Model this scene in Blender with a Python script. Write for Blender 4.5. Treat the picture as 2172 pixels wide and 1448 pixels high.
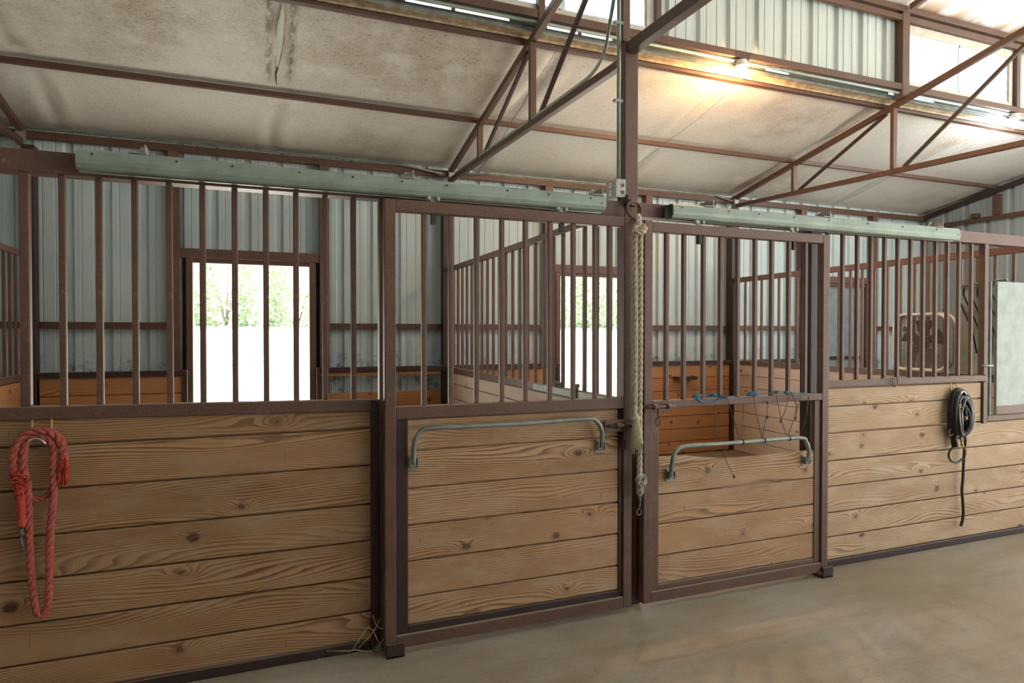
import bpy, math, random
from mathutils import Vector, Matrix, noise
random.seed(7)
for o in list(bpy.data.objects): bpy.data.objects.remove(o)
SC = bpy.context.scene
COL = SC.collection
PI = math.pi

# ------------------------------------------------------------------ camera
cam_d = bpy.data.cameras.new('camera'); cam = bpy.data.objects.new('camera', cam_d); COL.objects.link(cam)
yaw, pitch, roll = 0.37324, -0.01372, 0.000713
cam_d.sensor_width = 36.0; cam_d.lens = 1347.37*36/2172; cam_d.clip_start = 0.05; cam_d.clip_end = 500
_r = Vector((math.cos(yaw), -math.sin(yaw), 0)); _f = Vector((math.sin(yaw), math.cos(yaw), 0)); _u = Vector((0, 0, 1))
_w = _f*math.cos(pitch)+_u*math.sin(pitch); _u2 = -_f*math.sin(pitch)+_u*math.cos(pitch)
_R = _r*math.cos(roll)+_u2*math.sin(roll); _U = -_r*math.sin(roll)+_u2*math.cos(roll)
M = Matrix((_R, _U, -_w)).transposed().to_4x4(); M.translation = Vector((0, -3.22, 1.60))
cam.matrix_world = M
SC.camera = cam

# ------------------------------------------------------------------ light and exposure
W = bpy.data.worlds.new('sky'); SC.world = W; W.use_nodes = True
wn = W.node_tree.nodes; wl = W.node_tree.links
bg = wn['Background']
tc = wn.new('ShaderNodeTexCoord'); sx = wn.new('ShaderNodeSeparateXYZ'); cr = wn.new('ShaderNodeValToRGB')
wl.new(tc.outputs['Generated'], sx.inputs[0]); wl.new(sx.outputs['Z'], cr.inputs[0])
cr.color_ramp.elements[0].position = 0.0; cr.color_ramp.elements[0].color = (1.0, 0.99, 0.96, 1)
cr.color_ramp.elements[1].position = 0.6; cr.color_ramp.elements[1].color = (0.80, 0.90, 1.0, 1)
wl.new(cr.outputs[0], bg.inputs[0]); bg.inputs[1].default_value = 1.0
sun_d = bpy.data.lights.new('sun', 'SUN'); sun_d.energy = 13.0; sun_d.angle = 0.03; sun_d.color = (1.0, 0.95, 0.88)
sun = bpy.data.objects.new('sun', sun_d); COL.objects.link(sun); sun.location = (0, 12, 15)
sun.rotation_euler = Vector((0.20, 0.36, 1.0)).to_track_quat('Z', 'Y').to_euler()
VS = SC.view_settings
VS.view_transform = 'Standard'; VS.look = 'None'; VS.gamma = 1.0; VS.use_curve_mapping = False
VS.exposure = 1.72
SC.cycles.max_bounces = 10; SC.cycles.diffuse_bounces = 7; SC.cycles.sample_clamp_indirect = 6.0

# ------------------------------------------------------------------ materials
def newmat(name):
    m = bpy.data.materials.new(name); m.use_nodes = True
    nt = m.node_tree; b = nt.nodes['Principled BSDF']
    return m, nt, b
class N:
    def __init__(s, nt): s.nt = nt; s.l = nt.links
    def n(s, t, **k):
        x = s.nt.nodes.new(t)
        for a, v in k.items(): setattr(x, a, v)
        return x
    def lk(s, a, b): s.l.new(a, b)
    def val(s, i, v):
        if hasattr(v, 'is_linked') or hasattr(v, 'links'): s.l.new(v, i)
        else: i.default_value = v
    def math(s, op, a, b=None, c=None, clamp=False):
        x = s.n('ShaderNodeMath', operation=op, use_clamp=clamp); s.val(x.inputs[0], a)
        if b is not None: s.val(x.inputs[1], b)
        if c is not None: s.val(x.inputs[2], c)
        return x.outputs[0]
    def noise(s, v, scale, detail=3, rough=.5, dist=0):
        x = s.n('ShaderNodeTexNoise'); s.lk(v, x.inputs['Vector'])
        x.inputs['Scale'].default_value = scale; x.inputs['Detail'].default_value = detail
        x.inputs['Roughness'].default_value = rough; x.inputs['Distortion'].default_value = dist
        return x.outputs['Fac']
    def obj(s): return s.n('ShaderNodeTexCoord').outputs['Object']
    def scl(s, v, sc, loc=(0, 0, 0)):
        x = s.n('ShaderNodeMapping'); s.lk(v, x.inputs['Vector']); x.inputs['Scale'].default_value = sc; x.inputs['Location'].default_value = loc
        return x.outputs[0]
    def ramp(s, f, stops):
        x = s.n('ShaderNodeValToRGB'); s.val(x.inputs[0], f); e = x.color_ramp.elements
        while len(e) < len(stops): e.new(0.5)
        for q, (p, c) in zip(e, stops): q.position = p; q.color = (c if len(c) == 4 else (*c, 1)) if hasattr(c, '__len__') else (c, c, c, 1)
        return x.outputs[0]
    def mix(s, f, a, b, blend='MIX'):
        x = s.n('ShaderNodeMix', data_type='RGBA', blend_type=blend); s.val(x.inputs[0], f)
        for i, v in ((6, a), (7, b)):
            if hasattr(v, 'is_linked') or hasattr(v, 'links'): s.l.new(v, x.inputs[i])
            else: x.inputs[i].default_value = (*v, 1)
        return x.outputs[2]
    def mr(s, f, a, b, c=0., d=1.):
        x = s.n('ShaderNodeMapRange', interpolation_type='SMOOTHSTEP'); s.val(x.inputs[0], f)
        for i, v in ((1, a), (2, b), (3, c), (4, d)): x.inputs[i].default_value = v
        return x.outputs[0]
    def bump(s, h, b, strength=.3, dist=.002):
        x = s.n('ShaderNodeBump'); s.lk(h, x.inputs['Height']); x.inputs['Strength'].default_value = strength; x.inputs['Distance'].default_value = dist
        s.lk(x.outputs[0], b.inputs['Normal'])

def steel(name, base, dark, dust, dustamt=.35, rough=.5):
    m, nt, b = newmat(name); g = N(nt); v = g.obj()
    f = g.noise(v, 420, 2, .6); c = g.mix(g.mr(f, .38, .62), dark, base)
    f2 = g.noise(v, 5, 4, .65); c = g.mix(g.math('MULTIPLY', g.mr(f2, .35, .75), .45), c, dark)
    f3 = g.noise(v, 38, 4, .75); c = g.mix(g.math('MULTIPLY', g.mr(f3, .60, .75), dustamt), c, dust)
    geo = g.n('ShaderNodeNewGeometry'); s = g.n('ShaderNodeSeparateXYZ'); g.lk(geo.outputs['Normal'], s.inputs[0])
    up = g.math('MULTIPLY', g.mr(s.outputs['Z'], .5, .95), .8); c = g.mix(up, c, dust)      # dust lies on upward faces
    g.lk(c, b.inputs['Base Color']); b.inputs['Roughness'].default_value = rough
    b.inputs['Specular IOR Level'].default_value = .35
    g.bump(g.noise(v, 300, 2, .6), b, .25, .0006)
    return m
M_steel = steel('brown_painted_steel', (.178, .098, .069), (.074, .040, .029), (.36, .28, .21))
M_steel_d = steel('dark_brown_steel', (.060, .032, .028), (.030, .016, .014), (.20, .15, .11), .2)
M_rust = steel('rusty_roof_steel', (.128, .068, .046), (.062, .032, .022), (.30, .22, .14), .3)
M_steel_lit = steel('brown_steel_lit_tone', (.19, .10, .075), (.10, .05, .038), (.36, .28, .22))  # lighter copy of the brown steel, with sunlight put into its colour

def galv(name, base, tint, rough=.45, metal=.35):
    m, nt, b = newmat(name); g = N(nt); v = g.obj()
    f = g.noise(v, 9, 4, .6); c = g.mix(g.mr(f, .3, .7), base, tint)
    f2 = g.noise(v, 250, 2, .5); c = g.mix(g.math('MULTIPLY', g.mr(f2, .6, .72), .4), c, (.10, .11, .10))
    g.lk(c, b.inputs['Base Color']); b.inputs['Roughness'].default_value = rough; b.inputs['Metallic'].default_value = metal
    return m
M_galv = galv('galvanized_track', (.27, .33, .28), (.20, .255, .215), .5, .15)
M_galv_d = galv('weathered_galvanized', (.25, .28, .25), (.15, .17, .15))
M_grey = galv('grey_sheet', (.27, .325, .31), (.21, .25, .22), .5, .1)
M_black_slot = galv('black_rubber_and_gap_shade', (.012, .014, .014), (.02, .02, .02), .7, 0)

def wood(name, light, dark, wear, wearamt, contrast=1., seed=0., tone=.25):
    m, nt, b = newmat(name); g = N(nt)
    uv = g.n('ShaderNodeUVMap').outputs[0]; s = g.n('ShaderNodeSeparateXYZ'); g.lk(uv, s.inputs[0])
    u, v = s.outputs[0], s.outputs[1]
    bid = g.math('FLOOR', g.math('DIVIDE', g.math('ADD', v, 1.), 4.))
    def comb(a, bb, c): x = g.n('ShaderNodeCombineXYZ'); g.val(x.inputs[0], a); g.val(x.inputs[1], bb); g.val(x.inputs[2], c); return x.outputs[0]
    # knots
    cell = comb(g.math('MULTIPLY', u, 1.9), g.math('MULTIPLY', v, 5.2), seed)
    vo = g.n('ShaderNodeTexVoronoi', feature='F1', voronoi_dimensions='2D'); g.lk(cell, vo.inputs['Vector']); vo.inputs['Scale'].default_value = 1.0
    ps = g.n('ShaderNodeSeparateXYZ'); g.lk(vo.outputs['Position'], ps.inputs[0])
    cs = g.n('ShaderNodeSeparateColor'); g.lk(vo.outputs['Color'], cs.inputs[0])
    dx = g.math('SUBTRACT', u, g.math('DIVIDE', ps.outputs[0], 1.9)); dy = g.math('SUBTRACT', v, g.math('DIVIDE', ps.outputs[1], 5.2))
    wob = g.math('MULTIPLY', g.math('SUBTRACT', g.noise(uv, 45, 2), .5), .022)
    dist = g.math('ADD', g.math('SQRT', g.math('ADD', g.math('MULTIPLY', dx, dx), g.math('MULTIPLY', g.math('MULTIPLY', dy, dy), 1.6))), wob)
    on = g.math('GREATER_THAN', cs.outputs[0], .30)
    size = g.math('MULTIPLY_ADD', cs.outputs[1], .022, .009)
    kn = g.math('MULTIPLY', g.math('SUBTRACT', 1., g.math('DIVIDE', dist, size), clamp=True), on)
    kn = g.mr(kn, .0, .35)
    dxs = g.math('MULTIPLY', dx, .42)
    dwide = g.math('SQRT', g.math('ADD', g.math('MULTIPLY', dxs, dxs), g.math('MULTIPLY', dy, dy)))
    warp = g.math('MULTIPLY', g.math('POWER', 2.718, g.math('MULTIPLY', g.math('MULTIPLY', dwide, dwide), -1100.)), on)
    # growth rings as contour lines of stretched noise
    n1 = g.noise(comb(g.math('MULTIPLY', u, .75), g.math('MULTIPLY', v, 4.5), bid), 1.0, 1.5, .4)
    n2 = g.noise(comb(g.math('MULTIPLY', u, 5.), g.math('MULTIPLY', v, 40.), bid), 1.0, 2, .5)
    ph = g.math('ADD', g.math('MULTIPLY', v, 84.), g.math('MULTIPLY', n1, 21.))
    ph = g.math('ADD', ph, g.math('MULTIPLY', warp, 3.2)); ph = g.math('ADD', ph, g.math('MULTIPLY', n2, .45))
    ring = g.math('FRACT', ph)
    line = g.math('MULTIPLY', g.mr(ring, .30, .88), g.mr(ring, .93, 1.0, 1., 0.))
    fine = g.noise(comb(g.math('MULTIPLY', u, 9.), g.math('MULTIPLY', v, 420.), bid), 1.0, 2, .6)
    wn_ = g.n('ShaderNodeTexWhiteNoise', noise_dimensions='1D'); g.val(wn_.inputs['W'], g.math('ADD', bid, seed))
    rnd = wn_.outputs['Value']
    k = g.math('MULTIPLY', g.math('MULTIPLY', line, g.mr(g.noise(comb(g.math('MULTIPLY', u, 1.1), g.math('MULTIPLY', v, 3.), bid), 1., 2, .5), .3, .7, .62, 1.12)), .92*contrast); k = g.math('ADD', k, g.math('MULTIPLY', g.math('SUBTRACT', fine, .5), .35*contrast))
    c = g.mix(k, light, dark)
    blot = g.noise(comb(g.math('MULTIPLY', u, 1.2), g.math('MULTIPLY', v, 5.), g.math('MULTIPLY', bid, 3.)), 1., 3, .5)
    c = g.mix(g.math('MULTIPLY', g.mr(blot, .4, .75), .35), c, dark)
    c = g.mix(g.math('MULTIPLY', rnd, tone), c, tuple(x*.55 for x in light))
    c = g.mix(kn, c, (.032, .017, .010))
    halo = g.math('MULTIPLY', g.math('MULTIPLY', g.mr(dist, .010, .05, 1., 0.), on), .5); c = g.mix(halo, c, dark)
    if wearamt:
        w = g.noise(comb(g.math('MULTIPLY', u, 3.), g.math('MULTIPLY', v, 9.), 2.), 1., 5, .7); c = g.mix(g.math('MULTIPLY', g.mr(w, .4, .7), wearamt), c, wear)
        # scuffs: short upright scratches
        sc_ = g.noise(comb(g.math('MULTIPLY', u, 55.), g.math('MULTIPLY', v, 7.), 5.), 1., 2, .5); c = g.mix(g.math('MULTIPLY', g.mr(sc_, .70, .76), .55), c, (.16, .085, .045))
    g.lk(c, b.inputs['Base Color']); b.inputs['Roughness'].default_value = .62; b.inputs['Specular IOR Level'].default_value = .3
    g.bump(g.math('SUBTRACT', g.math('MULTIPLY', fine, .4), line), b, .25, .0012)
    return m
M_wood_l = wood('weathered_pine_shade_tone', (.430, .245, .118), (.115, .050, .020), (.36, .26, .175), .5, 1.1, 1.3, .42)  # darker copy of the pine; the dim left end is put into its colour
M_wood = wood('weathered_pine', (.485, .285, .145), (.150, .075, .030), (.47, .36, .25), .45, 1.05, 4.7, .28)
M_wood_r = wood('weathered_pine_lit_tone', (.540, .375, .225), (.215, .110, .048), (.53, .44, .32), .45, 1.0, 9.1, .22)  # paler copy of the pine; light from the right end is coloured in
M_wood_o = wood('orange_pine', (.440, .220, .090), (.200, .070, .020), (.3, .2, .1), 0, .8, 6.2, .3)
M_wood_p = wood('pine_with_opening_light', (.620, .500, .405), (.360, .235, .165), (.54, .46, .40), .5, .8, 2.9, .25)  # pinkish pale tone puts daylight from the stall openings into the boards

def m_sheet(name, base, tint, dirt, amt=.3, mold=False):
    m, nt, b = newmat(name); g = N(nt); v = g.obj()
    c = g.mix(g.mr(g.noise(v, .8, 2), .3, .7), base, tint)
    f = g.noise(g.scl(v, (14, 14, .7)), 1, 4, .6); c = g.mix(g.math('MULTIPLY', g.mr(f, .45, .8), amt), c, dirt)
    f = g.noise(v, 75, 2, .5); c = g.mix(g.math('MULTIPLY', g.mr(f, .67, .74), .6), c, (.13, .13, .11))
    s = g.n('ShaderNodeSeparateXYZ'); g.lk(v, s.inputs[0]); hz = g.math('ADD', s.outputs[2], -.1)
    md = g.math('MULTIPLY', g.mr(hz, 1.5, 1.2, 0., 1.), g.mr(g.noise(v, 5, 5, .75), .50, .62)); c = g.mix(g.math('MULTIPLY', md, .75 if mold else 0.), c, (.12, .11, .09))
    g.lk(c, b.inputs['Base Color']); b.inputs['Roughness'].default_value = .5; b.inputs['Specular IOR Level'].default_value = .3
    return m
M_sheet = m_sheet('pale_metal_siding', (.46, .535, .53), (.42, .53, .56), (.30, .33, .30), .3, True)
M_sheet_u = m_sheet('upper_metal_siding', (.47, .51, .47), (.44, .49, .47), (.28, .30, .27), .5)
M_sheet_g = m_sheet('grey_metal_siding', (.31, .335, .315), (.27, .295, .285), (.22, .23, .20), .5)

def m_membrane(name, base, brown, spots=1.):
    m, nt, b = newmat(name); g = N(nt); v = g.obj()
    s = g.n('ShaderNodeSeparateXYZ'); g.lk(v, s.inputs[0])
    big = g.noise(v, .55, 3, .55); patch = g.mr(big, .44, .66)
    # a heavily stained bay beside the torn seam
    dx = g.math('SUBTRACT', s.outputs[0], 1.15); dy = g.math('SUBTRACT', s.outputs[1], 2.0)
    e = g.math('ADD', g.math('MULTIPLY', g.math('MULTIPLY', dx, dx), .55), g.math('MULTIPLY', g.math('MULTIPLY', dy, dy), 1.6))
    st = g.math('POWER', 2.718, g.math('MULTIPLY', e, -1.)); patch = g.math('MAXIMUM', patch, st)
    med = g.noise(v, 3.2, 4, .65)
    fl = g.noise(g.scl(v, (42, 120, 60)), 1, 3, .75, 1.2)
    spk = g.math('MULTIPLY', g.mr(fl, .53, .62), g.mr(med, .30, .60, .35, 1.))
    c = g.mix(g.math('MULTIPLY', g.math('MULTIPLY', patch, g.mr(med, .28, .62)), .66*spots), base, brown)
    c = g.mix(g.math('MULTIPLY', spk, g.math('MULTIPLY_ADD', patch, .38, .42)), c, (.085, .062, .042))
    for k_, xs_ in enumerate((-3.6, 2.3, 4.15, 6.0, 7.85)):
        w_ = g.math('ADD', xs_, g.math('MULTIPLY', g.math('SINE', g.math('MULTIPLY_ADD', s.outputs[1], 1.5, xs_)), .03))
        sdl = g.math('ABSOLUTE', g.math('SUBTRACT', g.math('SUBTRACT', s.outputs[0], w_), g.math('MULTIPLY_ADD', g.noise(g.scl(v, (1, 4, 1)), 2, 2), .03, .03)))
        c = g.mix(g.math('MULTIPLY', g.mr(sdl, .0025, .006, 1., 0.), .75), c, (.07, .05, .035))
    # the torn seam is edged with brown streaks
    sd = g.math('ABSOLUTE', g.math('SUBTRACT', g.math('ABSOLUTE', g.math('SUBTRACT', s.outputs[0], .135)), .085))
    sm = g.math('MULTIPLY', g.mr(sd, .0, .05, 1., 0.), g.mr(s.outputs[1], 2.75, 2.45, 0., 1.))
    sm = g.math('MULTIPLY', sm, g.mr(g.noise(g.scl(v, (30, 7, 1)), 1, 4, .7), .38, .58))
    c = g.mix(g.math('MULTIPLY', sm, .85*spots), c, (.13, .08, .045))
    g.lk(c, b.inputs['Base Color']); b.inputs['Roughness'].default_value = .6
    g.bump(g.noise(v, 14, 3, .6), b, .25, .01)
    return m
M_memb = m_membrane('stained_white_insulation_facing', (.60, .59, .555), (.36, .285, .205))
def m_upper():
    m, nt, b = newmat('upper_insulation_facing'); g = N(nt); v = g.obj()
    s = g.n('ShaderNodeSeparateXYZ'); g.lk(v, s.inputs[0])
    f = g.noise(g.scl(v, (3.5, .9, 1)), 1, 4, .6)
    edge = g.math('MULTIPLY', g.mr(s.outputs[1], 2.66, 3.02), g.mr(f, .40, .58)); c = g.mix(edge, (.62, .63, .63), (.36, .22, .12))
    c = g.mix(g.math('MULTIPLY', g.mr(g.noise(g.scl(v, (60, 9, 1)), 1, 3, .6), .63, .7), .7), c, (.13, .12, .11))
    g.lk(c, b.inputs['Base Color']); b.inputs['Roughness'].default_value = .6
    return m
M_upper = m_upper()

def m_floor():
    m, nt, b = newmat('dusty_concrete'); g = N(nt); v = g.obj()
    c = g.mix(g.mr(g.noise(v, 1.1, 4, .6), .35, .65), (.300, .245, .175), (.37, .325, .265))
    c = g.mix(g.math('MULTIPLY', g.mr(g.noise(g.scl(v, (1.2, 5, 1)), 1.6, 4, .6), .4, .7), .45), c, (.235, .175, .115))
    c = g.mix(g.math('MULTIPLY', g.mr(g.noise(v, 40, 4, .7), .5, .75), .3), c, (.13, .105, .08))
    c = g.mix(g.math('MULTIPLY', g.mr(g.noise(v, 160, 2, .5), .62, .72), .35), c, (.42, .38, .33))
    # a hairline crack pattern
    vo = g.n('ShaderNodeTexVoronoi', feature='DISTANCE_TO_EDGE'); wv = g.n('ShaderNodeVectorMath', operation='ADD')
    nn = g.n('ShaderNodeTexNoise'); nn.inputs['Scale'].default_value = 2.5; g.lk(v, nn.inputs['Vector'])
    g.lk(v, wv.inputs[0]); g.lk(nn.outputs['Color'], wv.inputs[1]); g.lk(wv.outputs[0], vo.inputs['Vector']); vo.inputs['Scale'].default_value = .55
    c = g.mix(g.math('MULTIPLY', g.mr(vo.outputs['Distance'], .0, .003, 1., 0.), .18), c, (.09, .075, .06))
    g.lk(c, b.inputs['Base Color']); b.inputs['Roughness'].default_value = .48; b.inputs['Specular IOR Level'].default_value = .5
    g.bump(g.noise(v, 60, 4, .6), b, .3, .003)
    return m
M_floor = m_floor()

def plain(name, c1, c2, scale=30, rough=.6, metal=0., spec=.4, bump=0.):
    m, nt, b = newmat(name); g = N(nt); v = g.obj()
    f = g.noise(v, scale, 3, .6); g.lk(g.mix(g.mr(f, .35, .65), c1, c2), b.inputs['Base Color'])
    b.inputs['Roughness'].default_value = rough; b.inputs['Metallic'].default_value = metal; b.inputs['Specular IOR Level'].default_value = spec
    if bump: g.bump(f, b, bump, .002)
    return m
M_ground = plain('pale_gravel', (.62, .60, .55), (.54, .52, .46), 6, .9)
M_stallfloor = plain('stall_bedding_dirt', (.20, .15, .10), (.28, .22, .16), 20, .95)
M_cream = plain('cream_vinyl', (.50, .47, .40), (.42, .39, .33), 12, .5)
M_alu = plain('aluminium', (.55, .60, .64), (.42, .48, .52), 20, .35, .6)
M_white = plain('white_plastic', (.75, .74, .70), (.62, .61, .57), 30, .4)
M_box = plain('grey_metal_box', (.36, .36, .33), (.27, .27, .25), 90, .5, .3)
M_tan = plain('folded_tan_facing', (.46, .38, .27), (.30, .235, .15), 14, .6, 0, .3, .3)
M_red = plain('faded_red_cotton', (.42, .115, .090), (.31, .075, .060), 60, .95, 0, .1, .4)
M_redb = plain('bright_red_fray', (.52, .075, .052), (.42, .06, .04), 120, .95, 0, .1, .5)
M_hemp = plain('pale_rope', (.52, .46, .35), (.38, .33, .24), 70, .95, 0, .1, .4)
M_hempd = plain('grey_rope', (.34, .31, .26), (.22, .20, .16), 70, .95, 0, .1, .4)
M_black = plain('black_leather', (.006, .006, .006), (.012, .012, .011), 60, .32, 0, .35)
M_blackm = plain('black_strap', (.020, .019, .017), (.045, .042, .035), 60, .5, 0, .4)
M_brass = plain('brass', (.60, .42, .12), (.45, .30, .08), 60, .3, .9)
M_chrome = plain('bright_ring', (.75, .75, .75), (.55, .55, .55), 60, .18, 1.)
M_iron = plain('dull_iron', (.20, .19, .16), (.10, .09, .075), 90, .5, .6)
M_blue = plain('blue_twine', (.045, .22, .36), (.03, .13, .22), 90, .8)
M_twine = plain('grey_twine', (.14, .12, .10), (.08, .07, .055), 90, .9)
M_straw = plain('dry_straw', (.50, .42, .25), (.36, .30, .16), 50, .9)
M_grass = plain('green_hay', (.10, .17, .05), (.16, .22, .08), 50, .9)
M_leafm = plain('shrub_leaf', (.34, .46, .27), (.54, .63, .45), 3, .6)
M_leafd = plain('shrub_core', (.07, .15, .05), (.12, .22, .07), 3, .8)
M_bark = plain('bark', (.34, .30, .25), (.42, .38, .32), 20, .9)
M_fan = plain('yellowed_white_rim', (.72, .69, .62), (.58, .54, .46), 10, .45)
M_fang = plain('dusty_fan_grille', (.15, .11, .08), (.24, .18, .13), 60, .6, .3)
M_hinge = plain('door_dark_panel', (.20, .25, .27), (.15, .19, .21), 8, .5)
def emis(name, col, strength):
    m, nt, b = newmat(name); b.inputs['Base Color'].default_value = (.9, .9, .9, 1)
    b.inputs['Emission Color'].default_value = (*col, 1); b.inputs['Emission Strength'].default_value = strength
    g = N(nt); f = g.noise(g.obj(), 3, 1); g.lk(g.math('MULTIPLY_ADD', f, .2*strength, .9*strength), b.inputs['Emission Strength'])
    return m
M_bulb_w = emis('warm_bulb', (1., .60, .28), 45.)
M_bulb_c = emis('cool_bulb', (.92, .96, 1.), 25.)
def m_glass():
    m, nt, b = newmat('window_glass'); g = N(nt); nt.nodes.remove(b)
    t = g.n('ShaderNodeBsdfTransparent'); gl = g.n('ShaderNodeBsdfGlossy'); gl.inputs['Roughness'].default_value = .03
    fr = g.n('ShaderNodeValue'); fr.outputs[0].default_value = .06; f = g.noise(g.obj(), 2, 2)
    g.lk(g.mix(f, (.93, .95, .95), (.86, .89, .89)), t.inputs[0])
    mx = g.n('ShaderNodeMixShader'); g.lk(fr.outputs[0], mx.inputs[0]); g.lk(t.outputs[0], mx.inputs[1]); g.lk(gl.outputs[0], mx.inputs[2])
    g.lk(mx.outputs[0], nt.nodes['Material Output'].inputs[0]); return m
M_glass = m_glass()

# ------------------------------------------------------------------ mesh helpers
class MB:
    def __init__(s): s.v = []; s.f = []; s.uv = []; s.sm = []
    def quad(s, pts, uv=None, smooth=False):
        b = len(s.v); s.v += [tuple(p) for p in pts]; s.f.append(tuple(range(b, b+len(pts))))
        s.uv.append(uv or [(0, 0)]*len(pts)); s.sm.append(smooth)
    def box(s, x0, x1, y0, y1, z0, z1, ax=None, seed=0, dz=0.):
        # dz lifts the x1 end (a slight slope along x)
        if x0 > x1: x0, x1 = x1, x0
        if y0 > y1: y0, y1 = y1, y0
        if z0 > z1: z0, z1 = z1, z0
        b = len(s.v)
        P = [(x, y, z+(dz if x == x1 else 0)) for z in (z0, z1) for y in (y0, y1) for x in (x0, x1)]
        s.v += P
        for idx, nrm in (((0, 1, 5, 4), 1), ((3, 2, 6, 7), 1), ((2, 0, 4, 6), 0), ((1, 3, 7, 5), 0), ((4, 5, 7, 6), 2), ((2, 3, 1, 0), 2)):
            s.f.append(tuple(b+i for i in idx)); s.sm.append(False)
            if ax is None: s.uv.append([(0, 0)]*4)
            else:
                a = 'xyz'.index(ax); rest = [k for k in (0, 1, 2) if k != a and k != nrm]; c = rest[0] if nrm != a else [k for k in (0, 1, 2) if k != a][0]
                if nrm == a: c2 = [k for k in (0, 1, 2) if k != a][1]; s.uv.append([(P[i][c]+seed*3.1, P[i][c2]+seed*4.) for i in idx])
                else: s.uv.append([(P[i][a]+seed*3.7, P[i][c]-(P[0][c] if c == 2 else 0)+seed*4.) for i in idx])
        return s
    def beam(s, p, q, w, h, up=(0, 0, 1)):
        # square tube between two points, w across, h along 'up'
        p, q = Vector(p), Vector(q); d = (q-p).normalized(); sd = d.cross(Vector(up))
        if sd.length < 1e-4: sd = Vector((1, 0, 0))
        sd.normalize(); u = sd.cross(d).normalized(); b = len(s.v)
        for c in (p, q):
            for a, e in ((-1, -1), (1, -1), (1, 1), (-1, 1)): s.v.append(tuple(c+sd*w/2*a+u*h/2*e))
        for f in ((0, 1, 2, 3), (7, 6, 5, 4), (0, 4, 5, 1), (1, 5, 6, 2), (2, 6, 7, 3), (3, 7, 4, 0)):
            s.f.append(tuple(b+i for i in f)); s.uv.append([(0, 0)]*4); s.sm.append(False)
        return s
    def tube(s, pts, r, n=8, closed=False, cap=True, rf=None):
        pts = [Vector(p) for p in pts]; m = len(pts); b0 = len(s.v)
        T = []
        for i in range(m):
            a = pts[i-1] if (i > 0 or closed) else pts[i]; c = pts[(i+1) % m] if (i < m-1 or closed) else pts[i]
            t = (c-a); T.append(t.normalized() if t.length > 1e-9 else Vector((0, 0, 1)))
        nrm = T[0].cross(Vector((0, .1, 1))); nrm = nrm.normalized() if nrm.length > 1e-3 else T[0].cross(Vector((1, 0, 0))).normalized()
        for i in range(m):
            nrm = (nrm-T[i]*nrm.dot(T[i])).normalized(); bn = T[i].cross(nrm); rr = r*(rf(i/(m-1)) if rf else 1)
            for k in range(n):
                a = 2*PI*k/n; s.v.append(tuple(pts[i]+nrm*math.cos(a)*rr+bn*math.sin(a)*rr))
        for i in range(m if closed else m-1):
            j = (i+1) % m
            for k in range(n):
                k2 = (k+1) % n
                s.f.append((b0+i*n+k, b0+i*n+k2, b0+j*n+k2, b0+j*n+k)); s.uv.append([(0, 0)]*4); s.sm.append(True)
        if cap and not closed:
            s.f.append(tuple(b0+k for k in range(n))[::-1]); s.uv.append([(0, 0)]*n); s.sm.append(False)
            s.f.append(tuple(b0+(m-1)*n+k for k in range(n))); s.uv.append([(0, 0)]*n); s.sm.append(False)
        return s
    def extr(s, prof, x0, x1):
        # closed (y,z) profile extruded along x
        n = len(prof); b = len(s.v)
        for x in (x0, x1):
            for y, z in prof: s.v.append((x, y, z))
        for k in range(n):
            k2 = (k+1) % n; s.f.append((b+k, b+k2, b+n+k2, b+n+k)); s.uv.append([(0, 0)]*4); s.sm.append(False)
        s.f.append(tuple(b+k for k in range(n))[::-1]); s.f.append(tuple(b+n+k for k in range(n)))
        s.uv += [[(0, 0)]*n, [(0, 0)]*n]; s.sm += [False, False]
        return s
    def cyl(s, p, q, r, n=14, r2=None): 
        return s.tube([p, q], r, n, rf=(None if r2 is None else (lambda t: 1+(r2/r-1)*t)))
    def ball(s, c, r, n=12, sq=(1, 1, 1)):
        c = Vector(c); b = len(s.v); m = n//2+1
        for i in range(m):
            ph = PI*i/(m-1)
            for k in range(n):
                th = 2*PI*k/n; s.v.append((c.x+r*sq[0]*math.sin(ph)*math.cos(th), c.y+r*sq[1]*math.sin(ph)*math.sin(th), c.z+r*sq[2]*math.cos(ph)))
        for i in range(m-1):
            for k in range(n):
                k2 = (k+1) % n; s.f.append((b+i*n+k, b+(i+1)*n+k, b+(i+1)*n+k2, b+i*n+k2)); s.uv.append([(0, 0)]*4); s.sm.append(True)
        return s

ORG = {}
def org(o): return ORG.get(o.name, Vector((0, 0, 0)))
def link(name, mb, mat, parent=None, bevel=0., loc=None, seg=2):
    if parent is None:
        if loc is None:
            xs = [v[0] for v in mb.v]; ys = [v[1] for v in mb.v]; zs = [v[2] for v in mb.v]
            loc = ((min(xs)+max(xs))/2, (min(ys)+max(ys))/2, min(zs))
        O = Vector(loc)
    else: O = org(parent)
    me = bpy.data.meshes.new(name); me.from_pydata([(v[0]-O.x, v[1]-O.y, v[2]-O.z) for v in mb.v], [], mb.f)
    ul = me.uv_layers.new(name='UVMap'); flat = [c for f in mb.uv for uv in f for c in uv]
    ul.data.foreach_set('uv', flat); me.polygons.foreach_set('use_smooth', mb.sm); me.materials.append(mat); me.update()
    o = bpy.data.objects.new(name, me); COL.objects.link(o)
    if parent is None: o.location = O
    else: o.parent = parent
    ORG[o.name] = O
    if bevel:
        md = o.modifiers.new('edge', 'BEVEL'); md.width = bevel; md.segments = seg; md.limit_method = 'ANGLE'; md.angle_limit = .9
    return o
def tag(o, label, cat, group=None, kind=None):
    o['label'] = label; o['category'] = cat
    if group: o['group'] = group
    o['kind'] = kind or 'thing'
    return o
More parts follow.
